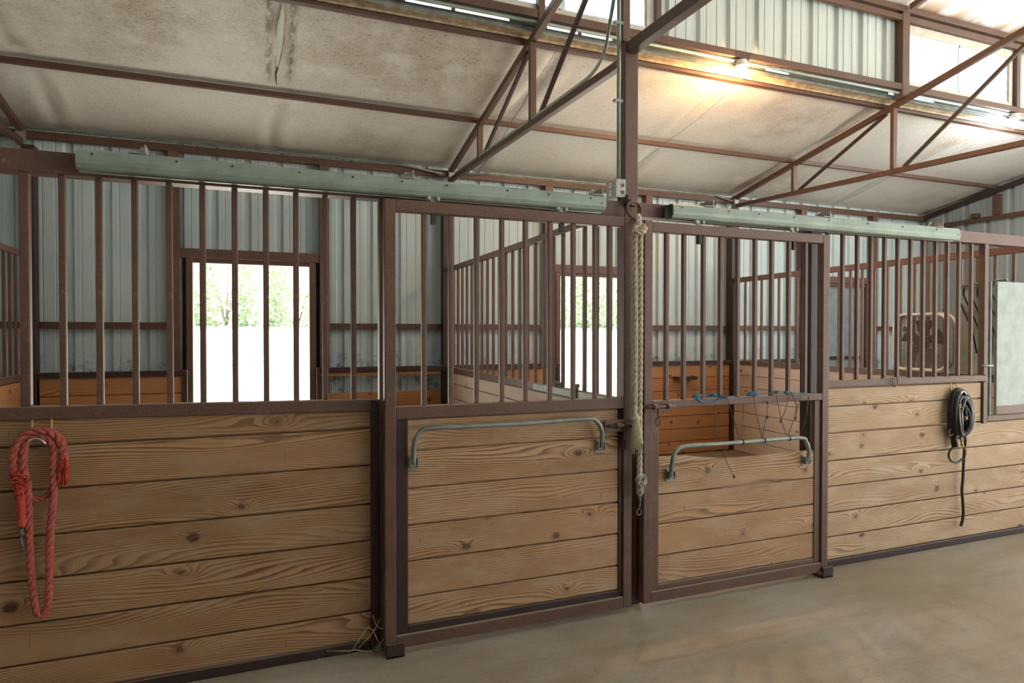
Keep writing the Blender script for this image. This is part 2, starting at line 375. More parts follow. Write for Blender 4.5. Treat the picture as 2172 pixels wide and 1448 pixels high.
def thing(name, label, cat, loc, group=None):
    o = bpy.data.objects.new(name, None); COL.objects.link(o); o.location = loc; o.empty_display_size = .1
    ORG[o.name] = Vector(loc); return tag(o, label, cat, group)
def struct(name, mb, mat, label=None, cat=None, parent=None, bevel=0.):
    o = link(name, mb, mat, parent, bevel); o['kind'] = 'structure'
    if label: o['label'] = label; o['category'] = cat
    return o
def B(*a, **k): return MB().box(*a, **k)
def dup(o, parent, dx=0, dy=0, dz=0):
    c = o.copy(); COL.objects.link(c); c.parent = parent; c.location = o.location+Vector((dx, dy, dz)); ORG[c.name] = org(o); return c

def smooth_path(pts, step=.006, closed=False):
    P = [Vector(p) for p in pts]; out = []; n = len(P)
    rng = range(n if closed else n-1)
    for i in rng:
        if closed: a, b, c, d = P[(i-1) % n], P[i], P[(i+1) % n], P[(i+2) % n]
        else: a, b, c, d = P[max(i-1, 0)], P[i], P[i+1], P[min(i+2, n-1)]
        k = max(1, int((c-b).length/step))
        for j in range(k):
            t = j/k; t2 = t*t; t3 = t2*t
            out.append(.5*((2*b)+(c-a)*t+(2*a-5*b+4*c-d)*t2+(-a+3*b-3*c+d)*t3))
    if not closed: out.append(P[-1])
    return out
def rope(mb, pts, R, pitch=None, step=.006, n=7, strands=3, closed=False):
    pitch = pitch or R*6.5
    P = smooth_path(pts, step, closed); m = len(P); T = []
    for i in range(m):
        a = P[max(i-1, 0)]; c = P[min(i+1, m-1)]; T.append((c-a).normalized())
    nrm = T[0].cross(Vector((.3, 1, .2))).normalized(); s = 0; off = [[] for _ in range(strands)]
    for i in range(m):
        nrm = (nrm-T[i]*nrm.dot(T[i])).normalized(); bn = T[i].cross(nrm)
        if i: s += (P[i]-P[i-1]).length
        for k in range(strands):
            a = 2*PI*(s/pitch+k/strands); off[k].append(P[i]+(nrm*math.cos(a)+bn*math.sin(a))*R*.5)
    for k in range(strands): mb.tube(off[k], R*.56, n)
    return mb

# ------------------------------------------------------------------ shell of the barn
YB = 3.95                 # back wall
XL, XR = -7.0, 9.9        # ends of the building
YF = -7.1                 # far side behind the camera
def zroof(y): return 3.515+.205*(3.9-y) if y > -1.6 else 3.515+.205*(3.9-(-3.2-y))

fl = MB(); fl.box(XL, XR+.3, YF, .12, -.12, 0); struct('floor', fl, M_floor, 'grey-brown dusty concrete aisle floor', 'floor')
fs = MB(); fs.box(XL, XR, .12, YB+.1, -.12, -.01); struct('floor', fs, M_stallfloor, 'brown dirt floor inside the stalls', 'floor')
gr = MB(); xs = [-90+i*6 for i in range(31)]; ys = [-60+i*4 for i in range(36)]
def gz(x, y): return -.14 if y < 6 else -.14+2.04*min(1, ((y-6)/17.))**1.2
for i in range(len(xs)-1):
    for j in range(len(ys)-1):
        gr.quad([(xs[a], ys[b_], gz(xs[a], ys[b_])) for a, b_ in ((i, j), (i+1, j), (i+1, j+1), (i, j+1))], smooth=True)
struct('ground', gr, M_ground, 'pale sunlit yard outside the stall openings', 'ground')

def ribs(mb, a0, a1, place, z0, z1, ph=.16, pitch=.313, depth=.032, zf=None):
    """ribbed sheet: place(a, d, z) -> point ; ribs stand away from the room by d"""
    pts = []; k0 = int(math.floor((a0-ph)/pitch))-1
    k = k0
    while ph+k*pitch < a1+pitch:
        c = ph+k*pitch
        pts += [(c-.046, 0), (c-.026, depth), (c+.026, depth), (c+.046, 0)]
        for q in (.33, .67):
            e = c+pitch*q; pts += [(e-.008, 0), (e-.003, .006), (e+.003, .006), (e+.008, 0)]
        k += 1
    def at(a):
        for (p, d), (q, e) in zip(pts, pts[1:]):
            if p <= a <= q: return d+(e-d)*(a-p)/max(q-p, 1e-9)
        return 0
    seq = [(a0, at(a0))]+[p for p in pts if a0 < p[0] < a1]+[(a1, at(a1))]
    for (p, d), (q, e) in zip(seq, seq[1:]):
        za = zf(p) if zf else z1; zb = zf(q) if zf else z1
        mb.quad([place(p, d, z0), place(q, e, z0), place(q, e, zb), place(p, d, za)])
    return mb
OPEN = [(-4.76, -3.58), (-.70, .505), (3.375, 4.58), (7.45, 8.655)]
wb = MB(); x = XL
pb = lambda a, d, z: (a, YB+d, z)
for (a, b_) in OPEN:
    ribs(wb, x, a, pb, -.1, 3.56); ribs(wb, a, b_, pb, 2.335, 3.56); x = b_
ribs(wb, x, XR+.05, pb, -.1, 3.56)
struct('wall_back', wb, M_sheet, 'pale ribbed metal back wall of the stalls', 'wall')
we = MB(); ribs(we, .1, YB+.05, lambda a, d, z: (XR+d, a, z), -.1, 4, ph=.12, zf=lambda a: zroof(a)+.05)
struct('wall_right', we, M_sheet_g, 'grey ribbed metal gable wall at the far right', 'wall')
wl_ = MB(); ribs(wl_, YF, YB+.05, lambda a, d, z: (XL-d, a, z), -.1, 4, ph=.12, zf=lambda a: zroof(a)+.05)
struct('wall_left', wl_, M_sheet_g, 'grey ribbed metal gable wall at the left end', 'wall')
wsb = MB(); ribs(wsb, XL, 5.0, lambda a, d, z: (a, YF-d, z), -.1, 3.45)  # out of view behind the camera, run long to darken the left end
struct('wall_front_unseen', wsb, M_sheet_g, 'unseen grey ribbed metal wall across the aisle, lengthened to dim the left side', 'wall')

# lower ceiling: vinyl-faced insulation sagging between purlins, pinched at the seams
SEAMS = [-5.5, -3.6, -1.75, .135, 2.3, 4.15, 6.0, 7.85]
PURL = [3.93, 2.80, 1.57]
def sagz(x, y):
    z = zroof(y)+.004
    for a, b_ in ((2.82, 3.93), (1.57, 2.78)):
        if a < y < b_:
            t = (y-a)/(b_-a); s = 4*t*(1-t); z -= .018*s
            for sx_ in SEAMS:
                d = x-sx_-.05*math.sin(y*3+sx_); z += .030*s*math.exp(-(d/.035)**2); z -= .016*s*math.exp(-((d-.12)/.06)**2)+.014*s*math.exp(-((d+.12)/.06)**2)
            z += .010*s*(noise.noise(Vector((x*1.3, y*1.7, 0))))
    return z
cl = MB(); nx = int((XR-XL)/.04); ysl = [1.50+i*(YB-1.50)/46 for i in range(47)]
base = 0
for i in range(nx+1):
    xx = XL+(XR-XL)*i/nx
    for yy in ysl: cl.v.append((xx, yy, sagz(xx, yy)))
m_ = len(ysl)
for i in range(nx):
    for j in range(m_-1):
        cl.f.append((i*m_+j, i*m_+j+1, (i+1)*m_+j+1, (i+1)*m_+j)); cl.uv.append([(0, 0)]*4); cl.sm.append(True)
ceil = link('ceiling', cl, M_memb, None, loc=(0, 0, 0)); ceil['kind'] = 'structure'; ceil['label'] = 'stained white insulation ceiling over the stalls'; ceil['category'] = 'ceiling'
# torn seam
tr = MB(); K = 18; lips = []
for i in range(K):
    def pt(t, sgn, wid=.030, dz=-.012):
        y = 1.60+t*.88; w = wid*math.sin(PI*t)**.8 if 0 < t < 1 else 0
        return (.150+sgn*max(w, .001)-.035*t, y, sagz(.14, y)+dz)
    a, b_ = i/K, (i+1)/K
    tr.quad([pt(a, -1), pt(a, 1), pt(b_, 1), pt(b_, -1)], smooth=True)
    lips.append([(pt(a, q, .031, -.014), pt(b_, q, .031, -.014)) for q in (-1, 1)])
o = link('torn_seam', tr, M_box, ceil); o['label'] = 'bare grey metal showing through a long tear'
for q in (0, 1):
    o = link('torn_lip', MB().tube([L_[q][0] for L_ in lips]+[lips[-1][q][1]], .006, 6), M_tan, ceil); o['label'] = 'curled dirty edge of the tear'
tr = MB(); tr.tube([(.118, 2.42, sagz(.14, 2.42)-.014), (.108, 2.52, sagz(.14, 2.5)-.016), (.112, 2.62, sagz(.14, 2.6)-.016), (.120, 2.70, sagz(.14, 2.7)-.010)], .010, 6, rf=lambda t: 1-.8*t)
link('tear_fold', tr, M_black_slot, ceil)

# steel roof outside keeps the daylight out
ro = MB()
def roofslab(y0, z0, y1, z1, x0=XL-.3, x1=XR+.35, t=.03):
    ro.quad([(x0, y0, z0), (x1, y0, z0), (x1, y1, z1), (x0, y1, z1)]); ro.quad([(x0, y1, z1+t), (x1, y1, z1+t), (x1, y0, z0+t), (x0, y0, z0+t)])
    for a in ((y0, z0), (y1, z1)): ro.quad([(x0, a[0], a[1]), (x1, a[0], a[1]), (x1, a[0], a[1]+t), (x0, a[0], a[1]+t)])
roofslab(1.60, zroof(1.60)+.06, 4.35, zroof(4.35)+.06)
roofslab(-4.70, zroof(-4.70)+.06, -7.5, zroof(-7.5)+.06)
UZ = lambda y: 4.90+.22*(1.42-y) if y > -1.6 else 4.90+.22*(1.42-(-3.2-y))
roofslab(1.80, UZ(1.80)+.10, -1.6, UZ(-1.6)+.10); roofslab(-1.6, UZ(-1.6)+.10, -5.0, UZ(-5.0)+.10)
struct('roof', ro, M_sheet_g, 'steel roof sheets above the ceiling', 'roof')
cu = MB()
for (a, b_) in ((1.45, -1.6), (-1.6, -4.65)):
    k = 20
    for i in range(40):
        xa = XL+(XR-XL)*i/40; xb = XL+(XR-XL)*(i+1)/40
        cu.quad([(xa, a, UZ(a)), (xa, b_, UZ(b_)), (xb, b_, UZ(b_)), (xb, a, UZ(a))])
struct('ceiling', cu, M_upper, 'white insulation ceiling of the raised middle roof', 'ceiling')

# raised (clerestory) wall above the stalls: siding, windows, girts
WIN = [(-2.7, -1.02), (1.34, 3.075), (6.06, 7.79)]
cw = MB(); pc = lambda a, d, z: (a, 1.42+d, z); x = XL
for a, b_ in WIN:
    ribs(cw, x, a, pc, 4.075, 4.95, ph=.28, pitch=.327); ribs(cw, a, b_, pc, 4.74, 4.95, ph=.28, pitch=.327); x = b_
ribs(cw, x, XR, pc, 4.075, 4.95, ph=.28, pitch=.327)
struct('wall_upper', cw, M_sheet_u, 'pale ribbed metal wall of the raised roof between its windows', 'wall')
cw = MB(); ribs(cw, XL, 1.5, lambda a, d, z: (a, -4.62-d, z), 4.0, 4.95)
struct('wall_upper', cw, M_sheet_g, 'ribbed metal wall of the raised roof across the aisle', 'wall')
# flashing with open slots under the base girt
SL = [(.98, 1.33), (1.36, 1.80), (2.12, 2.40), (2.43, 2.72), (4.34, 4.62), (5.93, 6.02), (6.3, 6.62)]
fsn = MB(); x = XL
for a, b_ in SL:
    fsn.box(x, a, 1.43, 1.45, 3.985, 4.085); fsn.box(a, b_, 1.43, 1.45, 3.985, 4.016); fsn.box(a, b_, 1.43, 1.45, 4.056, 4.085); x = b_
fsn.box(x, XR, 1.43, 1.45, 3.985, 4.085)
struct('trim_1', fsn, M_galv_d, 'grey metal flashing strip with bright gaps below the upper wall', 'flashing')
ts = MB()
for i in range(60):
    xa = XL+(XR-XL)*i/60; xb = XL+(XR-XL)*(i+1)/60; w1 = .006*math.sin(i*1.7); w2 = .006*math.sin((i+1)*1.7)
    prof = lambda w: [(1.545, 3.965), (1.545, 3.99), (1.50, 4.00+w), (1.43, 4.012)]
    A = prof(w1); Bq = prof(w2)
    for k in range(3): ts.quad([(xa, *A[k]), (xb, *Bq[k]), (xb, *Bq[k+1]), (xa, *A[k+1])])
struct('trim_2', ts, M_tan, 'dirty tan fold of insulation facing above the upper purlin', 'trim')

def up_window(i, a, b_):
    z0, z1 = 4.115, 4.745
    fr = MB(); y0, y1 = 1.375, 1.425
    for q in ((a, b_, y0, y1, z0, z0+.05), (a, b_, y0, y1, z1-.085, z1), (a, a+.05, y0, y1, z0+.05, z1-.085), (b_-.05, b_, y0, y1, z0+.05, z1-.085)): fr.box(*q)
    w = struct('window_%d' % i, fr, M_cream, ('cream framed sliding window high in the upper wall, ' + {1: 'out of view at far left', 2: 'cut off by the top edge of the photo', 3: 'whole, at the top right corner'}[i]), 'window', bevel=.004)
    m = (a+b_)/2+.02
    s1 = MB(); q = z1-.085
    s1.box(m-.03, m-.012, 1.385, 1.40, z0+.05, q); s1.box(m+.02, m+.035, 1.40, 1.415, z0+.05, q); s1.box(m-.012, m+.02, 1.39, 1.41, z0+.05, q)
    s1.box(a+.05, b_-.05, 1.385, 1.412, q-.02, q); s1.box(a+.05, b_-.05, 1.385, 1.412, z0+.05, z0+.064); s1.box(b_-.066, b_-.05, 1.39, 1.41, z0+.05, q)
    link('sash', s1, M_alu, w)
    for (c, d, yy) in ((a+.05, m-.03, 1.393), (m+.035, b_-.05, 1.407)):
        gq = MB(); gq.box(c, d, yy-.002, yy+.002, z0+.064, q-.02); link('glass_pane', gq, M_glass, w)
    if i == 3: link('latch', B(m-.03, m+.0, 1.37, 1.39, 4.36, 4.40), M_white, w)
for i, (a, b_) in enumerate(WIN): up_window(i+1, a+.01, b_-.01)

# ------------------------------------------------------------------ roof steel
def piece(name, mb, mat, label, cat, group=None, bevel=.003):
    return tag(link(name, mb, mat, None, bevel), label, cat, group)
piece('wall_girt', B(XL, XR, 1.335, 1.372, 4.050, 4.112), M_rust, 'long brown steel girt along the foot of the upper wall, under its windows', 'girt')
piece('wall_girt', B(XL, XR, 1.335, 1.372, 4.748, 4.805), M_rust, 'brown steel girt across the top of the upper windows', 'girt')
piece('roof_beam', B(XL, XR, 1.33, 1.40, 4.835, 4.895), M_rust, 'brown steel beam where the upper wall meets the white upper ceiling', 'beam')
for xa, xb, lab in ((3.085, 3.135, 'brown steel post at the right jamb of the upper window beside the truss'), (7.80, 7.86, 'brown steel post at the right jamb of the whole upper window')):
    piece('window_post', B(xa, xb, 1.335, 1.385, 4.114, 4.746), M_rust, lab, 'post')
piece('roof_purlin', B(XL, XR, 2.78, 2.82, 3.680, 3.728), M_rust, 'long rusty purlin halfway up the stained ceiling', 'purlin')
piece('roof_purlin', B(XL, XR, 1.545, 1.60, 3.938, 3.974), M_rust, 'long dark red purlin at the upper edge of the stained ceiling', 'purlin')
piece('eave_beam', B(XL, XR, 3.845, 3.90, 3.385, 3.455), M_rust, 'long brown steel eave beam along the top of the back wall', 'beam')
cd = MB(); cd.tube([(XL, 3.83, 3.475), (1.0, 3.83, 3.475), (1.5, 3.83, 3.46), (1.9, 3.80, 3.40)], .013, 8)
for xx in (-.6, .9): cd.box(xx-.012, xx+.012, 3.81, 3.85, 3.452, 3.462)
tag(link('conduit', cd, M_galv_d, None), 'thin galvanized conduit running along the eave, left of the main post', 'conduit')
cd = MB(); cd.tube([(2.15, 3.80, 3.42), (2.5, 3.83, 3.47), (5.7, 3.83, 3.47), (6.0, 3.80, 3.40)], .013, 8)
tag(link('conduit', cd, M_galv_d, None), 'thin galvanized conduit running along the eave, right of the main post', 'conduit')
cd = MB(); cd.tube([(XL, 1.375, 4.032), (9.8, 1.375, 4.032)], .014, 8)
tag(link('conduit', cd, M_galv, None), 'long grey conduit carrying the two bulbs under the upper wall', 'conduit')
cd = MB(); cd.tube([(XL, 1.40, 4.005), (9.8, 1.40, 4.005)], .006, 6)
tag(link('cable', cd, M_black_slot, None), 'thin black cable behind the bulb conduit', 'cable')

def zt(y): return 3.435+.205*(3.9-y) if y > -1.6 else 3.435+.205*(3.9+3.2+y)
def truss(X, label):
    t = thing('roof_truss', label, 'truss', (X, 3.85, 3.30), 'roof trusses')
    w = .05
    m = MB(); m.beam((X, 3.88, zt(3.88)), (X, -1.6, zt(-1.6)), w, .055); m.beam((X, -1.6, zt(-1.6)), (X, -7.0, zt(-7.0)), w, .055); link('upper_chord', m, M_rust, t, .004)
    m = MB(); m.beam((X, 3.84, 3.345), (X, .105 if X < 3 else .0, 3.215), w, .05); link('lower_chord', m, M_rust, t, .004)
    m = MB(); m.beam((X, .0, 3.262), (X, -3.2, 3.19), .06, .065); m.beam((X, -3.2, 3.19), (X, -7.0, zt(-7)), .05, .05); link('lower_chord', m, M_rust, t, .004)
    lc = lambda y: 3.345+(3.215-3.345)*(3.84-y)/3.84
    for y in (2.79, 1.47):
        link('web_post', B(X-.027, X+.027, y-.02, y+.02, lc(y)+.02, zt(y)-.02), M_rust, t, .003)
    for (ya, yb) in ((2.72, 1.56), (1.36, .10)):
        m = MB(); m.beam((X+.012, ya, lc(ya)+.03), (X+.012, yb, zt(yb)-.03), .03, .03); link('web_rod', m, M_steel_d, t, .003)
    # short column up to the raised roof
    link('roof_column', B(X-.06 if X > 3 else X-.005, X+.04 if X > 3 else X+.05, 1.33, 1.40 if X < 3 else 1.42, zt(1.4)+.02, 4.833), M_rust, t, .004)
    m = MB(); m.beam((X, 1.29, 4.86), (X, -1.6, 4.84+.22*3.0), .05, .06); m.beam((X, -1.6, 5.50), (X, -4.6, 4.84), .05, .06); link('upper_rafter', m, M_rust, t, .004)
    link('end_plate', B(X-.035, X+.035, 3.80, 3.865, 3.31, 3.45), M_galv_d, t, .003)
    return t
truss(-2.05, 'brown steel roof truss partly visible at the left edge')
truss(2.01, 'brown steel roof truss reaching the main post with the hanging rope')
truss(6.06, 'brown steel roof truss crossing in front of the whole upper window at right')
m = MB(); m.beam((9.84, 3.88, zt(3.88)-.01), (9.84, 1.45, zt(1.45)-.01), .05, .07); piece('gable_rafter', m, M_steel_d, 'dark brown rafter sloping along the top of the gable wall', 'rafter')
piece('gable_girt', B(9.83, 9.88, .2, 3.83, 3.24, 3.30), M_rust, 'brown steel girt across the grey gable wall at right', 'girt')
piece('gable_post', B(9.82, 9.88, 2.72, 2.82, 3.302, 3.595), M_rust, 'short brown post between girt and rafter on the gable wall', 'post')
piece('gable_block', B(9.80, 9.88, 3.02, 3.12, 3.302, 3.37), M_rust, 'small brown steel block sitting on the gable wall girt', 'block', None, .004)

# ------------------------------------------------------------------ bulbs
def bulb(x, label, mat, col, power):
    t = thing('light_bulb', label, 'light', (x, 1.345, 3.87), 'bulbs under the upper wall')
    m = MB(); m.cyl((x, 1.345, 4.030), (x, 1.345, 3.985), .045, 18, .05); m.cyl((x, 1.345, 3.985), (x, 1.345, 3.972), .062, 18, .055)
    s = link('lamp_holder', m, M_white, t); s['label'] = 'pale ceramic lamp holder'
    m = MB(); m.ball((x, 1.345, 3.905), .032, 16); m.cyl((x, 1.345, 3.975), (x, 1.345, 3.925), .015, 12, .025)
    link('bulb', m, mat, t)
    L = bpy.data.lights.new('bulb_light', 'POINT'); L.energy = power*2.4; L.color = col; L.shadow_soft_size = .035
    lo = bpy.data.objects.new('bulb_light', L); COL.objects.link(lo); lo.parent = t; lo.location = (0, -.02, -.03)
bulb(3.99, 'glowing warm orange bulb under the ribbed upper wall', M_bulb_w, (1., .56, .24), 14)
bulb(7.78, 'white glowing bulb below the whole upper window at the right edge', M_bulb_c, (.9, .95, 1.), 9)

# ------------------------------------------------------------------ back wall steel, jambs, kickboards
def boards(mb, ax, a0, a1, d0, d1, zs, seed=0, gap=.008, ends=None):
    """horizontal boards between heights zs; ax 'x' runs along x at y d0..d1; ax 'y' along y at x d0..d1"""
    for i in range(len(zs)-1):
        z0, z1 = zs[i]+gap/2, zs[i+1]-gap/2
        jit = random.uniform(-.0015, .0015)
        if ax == 'x': mb.box(a0, a1, d0+jit, d1, z0, z1, 'x', seed+i)
        else: mb.box(d0+jit, d1, a0, a1, z0, z1, 'y', seed+i)
    t = (d1-d0)
    for i in range(1, len(zs)-1):
        if ax == 'x': mb.box(a0, a1, d0+t*.6, d0+t*.85, zs[i]-.006, zs[i]+.006, 'x', seed+i+.5)
        else: mb.box(d0+t*.6, d0+t*.85, a0, a1, zs[i]-.006, zs[i]+.006, 'y', seed+i+.5)
    return mb
GIRT = [(-7, -4.95), (-3.48, -2.04), (-1.94, -.87), (.665, 1.905), (2.005, 3.20), (4.745, 5.97), (6.09, 7.28), (8.82, 9.85)]
who = ['far left outside the view', 'beyond the left divider', 'left of the bright stall opening', 'right of the bright stall opening', 'behind the barred divider and rope', 'in the second stall beyond the right sliding door', 'in the third stall, left of its shut doorway', 'in the third stall, right of its shut doorway']
for (a, b_), w in zip(GIRT, who):
    piece('wall_girt', B(a, b_, 3.87, 3.93, 1.635, 1.70), M_rust, 'brown horizontal girt on the back wall '+w, 'girt', 'back wall girts')
for x0, x1, w in ((-2.04, -1.94, 'behind the corner bar'), (1.905, 2.005, 'where the nearer barred divider ends'), (5.97, 6.09, 'where the farther barred divider ends')):
    piece('wall_column', B(x0, x1, 3.78, 3.90, 0, 3.308), M_steel_d, 'dark brown steel column on the back wall '+w, 'column')
names = ['first stall left of the photo', 'left stall', 'middle stall behind the barred divider', 'right-hand third stall']
for i, k in enumerate((0, 1, 2)):
    dx = 4.07*i
    t = thing('stall_opening_frame', 'brown steel frame around the '+['bright outdoor opening of the left stall', 'bright opening seen through two sets of bars', 'shut doorway in the third stall'][i], 'frame', (-.10+dx, 3.9, 0), 'frames of the back wall openings')
    for a, b_ in ((-.87, -.765), (.565, .665)): link('post', B(a+dx, b_+dx, 3.84, 3.92, 0, 3.384), M_steel, t, .004)
    link('header', B(-.765+dx, .565+dx, 3.85, 3.92, 2.345, 2.44), M_steel, t, .003)
    for a, b_ in ((-.715, -.655), (.46, .525)): link('jamb', B(a+dx, b_+dx, 3.86, 3.99, 0, 2.344), M_steel, t, .003)
    link('top_jamb', B(-.655+dx, .46+dx, 3.88, 3.99, 2.30, 2.344), M_steel, t, .003)
    for a, b_ in ((-.762, -.718), (.528, .562)): o = link('gap_shade_strip', B(a+dx, b_+dx, 3.90, 3.94, 1.235, 2.34), M_black_slot, t); o['label'] = 'black strip drawn as the shade in the gap beside the jamb'  # solid black strips painted in for the shade of the gaps
    m = MB(); m.box(-.765+dx, -.753+dx, 3.87, 3.90, 1.235, 2.34); link('slot_edge', m, M_galv_d, t)
# shut door leaf in the third stall
dl = thing('stable_door', 'grey-blue sheet metal door shut in the third stall', 'door', (8.04, 3.93, 0))
link('leaf', B(7.49, 8.60, 3.93, 3.96, .02, 2.30), M_hinge, dl, .004)
link('stiffener', B(7.52, 8.57, 3.905, 3.929, 1.2, 1.25), M_steel_d, dl, .003)

def kick(label, a, b_, zs, end=None, toprail=True, loose=None, seed=0):
    t = thing('kickboard', label, 'kickboard', ((a+b_)/2, 3.85, 0), 'kickboards on the back wall')
    m = boards(MB(), 'x', a, b_, 3.80, 3.836, zs, seed)
    if loose: m.box(a, b_, 3.80, 3.836, loose[0], loose[1], 'x', seed+9)
    link('boards', m, M_wood_o, t, .003)
    link('top_rail', B(a-.02 if end != 'l' else a-.045, b_+.02 if end != 'r' else b_+.045, 3.775, 3.837, zs[-1]+.002 if not loose else loose[1]+.002, 1.228), M_steel_d, t, .003)
    if end == 'r': link('end_stile', B(b_+.001, b_+.045, 3.775, 3.837, 0.0, 1.17), M_steel_d, t, .003)
    if end == 'l': link('end_stile', B(a-.045, a-.001, 3.775, 3.837, 0.0, 1.17), M_steel_d, t, .003)
ZK = [0., .16, .33, .50, .665, .833, 1.005, 1.172]
kick('orange pine boards on the back wall left of the bright opening', -1.92, -.745, ZK, 'r', seed=1)
kick('orange pine boards with a missing board, right of the bright opening', .57, 1.88, [0, .16, .33, .50, .68, .955], 'l', loose=(1.135, 1.172), seed=11)
kick('orange pine boards behind the barred divider, left of the second opening', 2.03, 3.325, ZK, 'r', seed=21)
kick('orange pine boards seen through the gap in the right sliding door', 4.64, 5.95, ZK, 'l', seed=31)
kick('orange pine boards on the back wall of the third stall', 6.11, 7.395, ZK, 'r', seed=41)
# dirty mark and a small salt shelf in the second stall
m = MB(); m.box(5.03, 5.33, 3.68, 3.798, .985, 1.0); m.box(5.03, 5.33, 3.68, 3.692, 1.0, 1.03); m.box(5.03, 5.042, 3.692, 3.798, 1.0, 1.03); m.box(5.318, 5.33, 3.692, 3.798, 1.0, 1.03)
tag(link('corner_shelf', m, M_steel_d, None, .002), 'small dark metal shelf on the orange boards of the middle stall', 'shelf')

# ------------------------------------------------------------------ stall dividers
def divider(X, y0, y1, bars, zt0, zt1, zb0, zb1, label, mat, seed, x_t=.045):
    t = thing('stall_divider', label, 'divider', (X, (y0+y1)/2, 0), 'barred dividers between the stalls')
    link('top_rail', B(X, X+x_t, y0, y1, zt0, zt1), M_steel_lit if seed > 60 else M_steel, t, .004)
    link('bottom_rail', B(X, X+x_t, y0, y1, zb0, zb1), M_steel, t, .004)
    link('boards', boards(MB(), 'y', y0, y1, X+.008, X+.043, [0.0, .165, .35, .53, .70, .87, 1.03, zb0-.003], seed), mat, t, .003)
    first = None
    for y in bars:
        if first is None: first = link('bar', B(X+.01, X+.035, y-.0125, y+.0125, zb1-.002, zt0+.002), M_steel, t, .003); fy = y
        else: dup(first, t, 0, y-fy)
    return t
D1 = divider(1.965, .096, 3.772, [.205+.1635*k for k in range(22)], 2.298, 2.347, 1.152, 1.212, 'barred steel divider with boards coloured pale as lit from the opening between the left and middle stalls', M_wood_p, 51)
# worn galvanized face near the aisle
o = link('worn_strip', B(1.962, 1.9645, .04, 1.35, 1.16, 1.205), M_galv, D1); o['label'] = 'bare shiny metal on the rail near the aisle'
divider(6.0, .096, 3.772, [.304+.1487*k for k in range(24)], 2.285, 2.350, 1.165, 1.225, 'barred steel divider with pale boards on the far side of the middle stall', M_wood_p, 61)
divider(-2.05, .096, 3.772, [.205+.135*k for k in range(26)], 2.285, 2.335, 1.165, 1.225, 'barred steel divider at the left edge of the photo', M_wood_o, 71)

# ------------------------------------------------------------------ stall front
FX = 2.012
piece('front_beam', B(-7, 1.966, 0, .09, 2.272, 2.366), M_steel, 'brown steel beam over the stall fronts, left of the main post', 'beam')
piece('front_beam', B(2.0595, 9.85, 0, .09, 2.285, 2.368), M_steel_lit, 'brown steel beam over the stall fronts, right of the main post', 'beam')
mp = thing('main_post', 'tall brown steel post with a conduit and the hanging rope', 'post', (FX, .045, 0))
link('lower_post', B(1.968, 2.058, .002, .092, 0, 3.30), M_steel, mp, .005)
link('upper_post', B(1.957, 2.007, .01, .06, 3.301, zt(.03)-.06), M_steel, mp, .004)
link('door_jamb', B(2.0595, 2.082, .004, .05, 0, 2.27), M_steel_d, mp, .002)
link('foot_plate', B(1.955, 2.075, -.01, .10, .0, .012), M_steel_d, mp, .002)

# left fixed panel
pl = thing('barred_stall_partition', 'wide fixed stall front with brown pine boards where the red rope hangs', 'stall front', (-.7, .02, 0), 'fixed stall fronts')
ZL = [.05, .195, .367, .551, .737, .933, 1.119, 1.235]
link('boards', boards(MB(), 'x', -2.0, .503, .012, .05, ZL, 80), M_wood_l, pl, .006)
m = MB(); m.box(-2.0, .54, 0, .05, 1.247, 1.306, dz=-.041); link('middle_rail', m, M_steel, pl, .006)
link('base_rail', B(-2.0, .54, .005, .06, 0, .048), M_steel_d, pl, .006)
link('end_stile', B(.503, .543, -.004, .05, .0, 1.262), M_steel_d, pl, .004)
first = link('bar', B(-.8125, -.7865, .012, .038, 1.25, 2.271), M_steel, pl, .004)
for k in range(2, 11): dup(first, pl, .1355*(k-1))
for k in range(1, 8): dup(first, pl, -.2685-.1355*(k-1))
link('corner_bar', B(-.950, -.913, .004, .042, 1.29, 2.271), M_steel, pl, .005)
piece('door_post', B(.545, .60, .0, .06, 0, 2.27), M_steel, 'narrow brown post between the left panel and the left sliding door', 'post')

# right fixed panel with feed opening
pr = thing('barred_stall_partition', 'fixed stall front with pale pine boards where the black halter hangs', 'stall front', (4.4, .02, 0), 'fixed stall fronts')
ZR = [.05, .206, .372, .552, .728, .916]
m = boards(MB(), 'x', 3.50, 9.6, .012, .05, ZR, 100); boards(m, 'x', 3.50, 5.147, .012, .05, [.9195, 1.099, 1.224], 106)
link('boards', m, M_wood_r, pr, .006)
m = MB(); m.box(3.50, 5.198, 0, .05, 1.228, 1.276); link('middle_rail', m, M_steel, pr, .006)
link('base_rail', B(3.50, 9.6, .005, .06, 0, .048), M_steel_d, pr, .006)
link('feed_opening_stile', B(5.150, 5.198, -.003, .05, .905, 1.226), M_steel, pr, .004)
link('feed_opening_post', B(5.150, 5.198, -.003, .045, 1.278, 2.283), M_steel, pr, .004)
link('feed_opening_sill', B(5.20, 9.6, -.003, .05, .918, .962), M_steel, pr, .004)
first = link('bar', B(3.559, 3.584, .012, .037, 1.275, 2.2845), M_steel, pr, .004)
for xr in (3.722, 3.859, 3.990, 4.123, 4.255, 4.386, 4.519, 4.650, 4.778, 4.904, 5.046): dup(first, pr, xr-3.584)
piece('door_post', B(3.40, 3.495, .0, .09, 0, 2.283), M_steel_d, 'dark brown post between the right sliding door and the right panel', 'post')
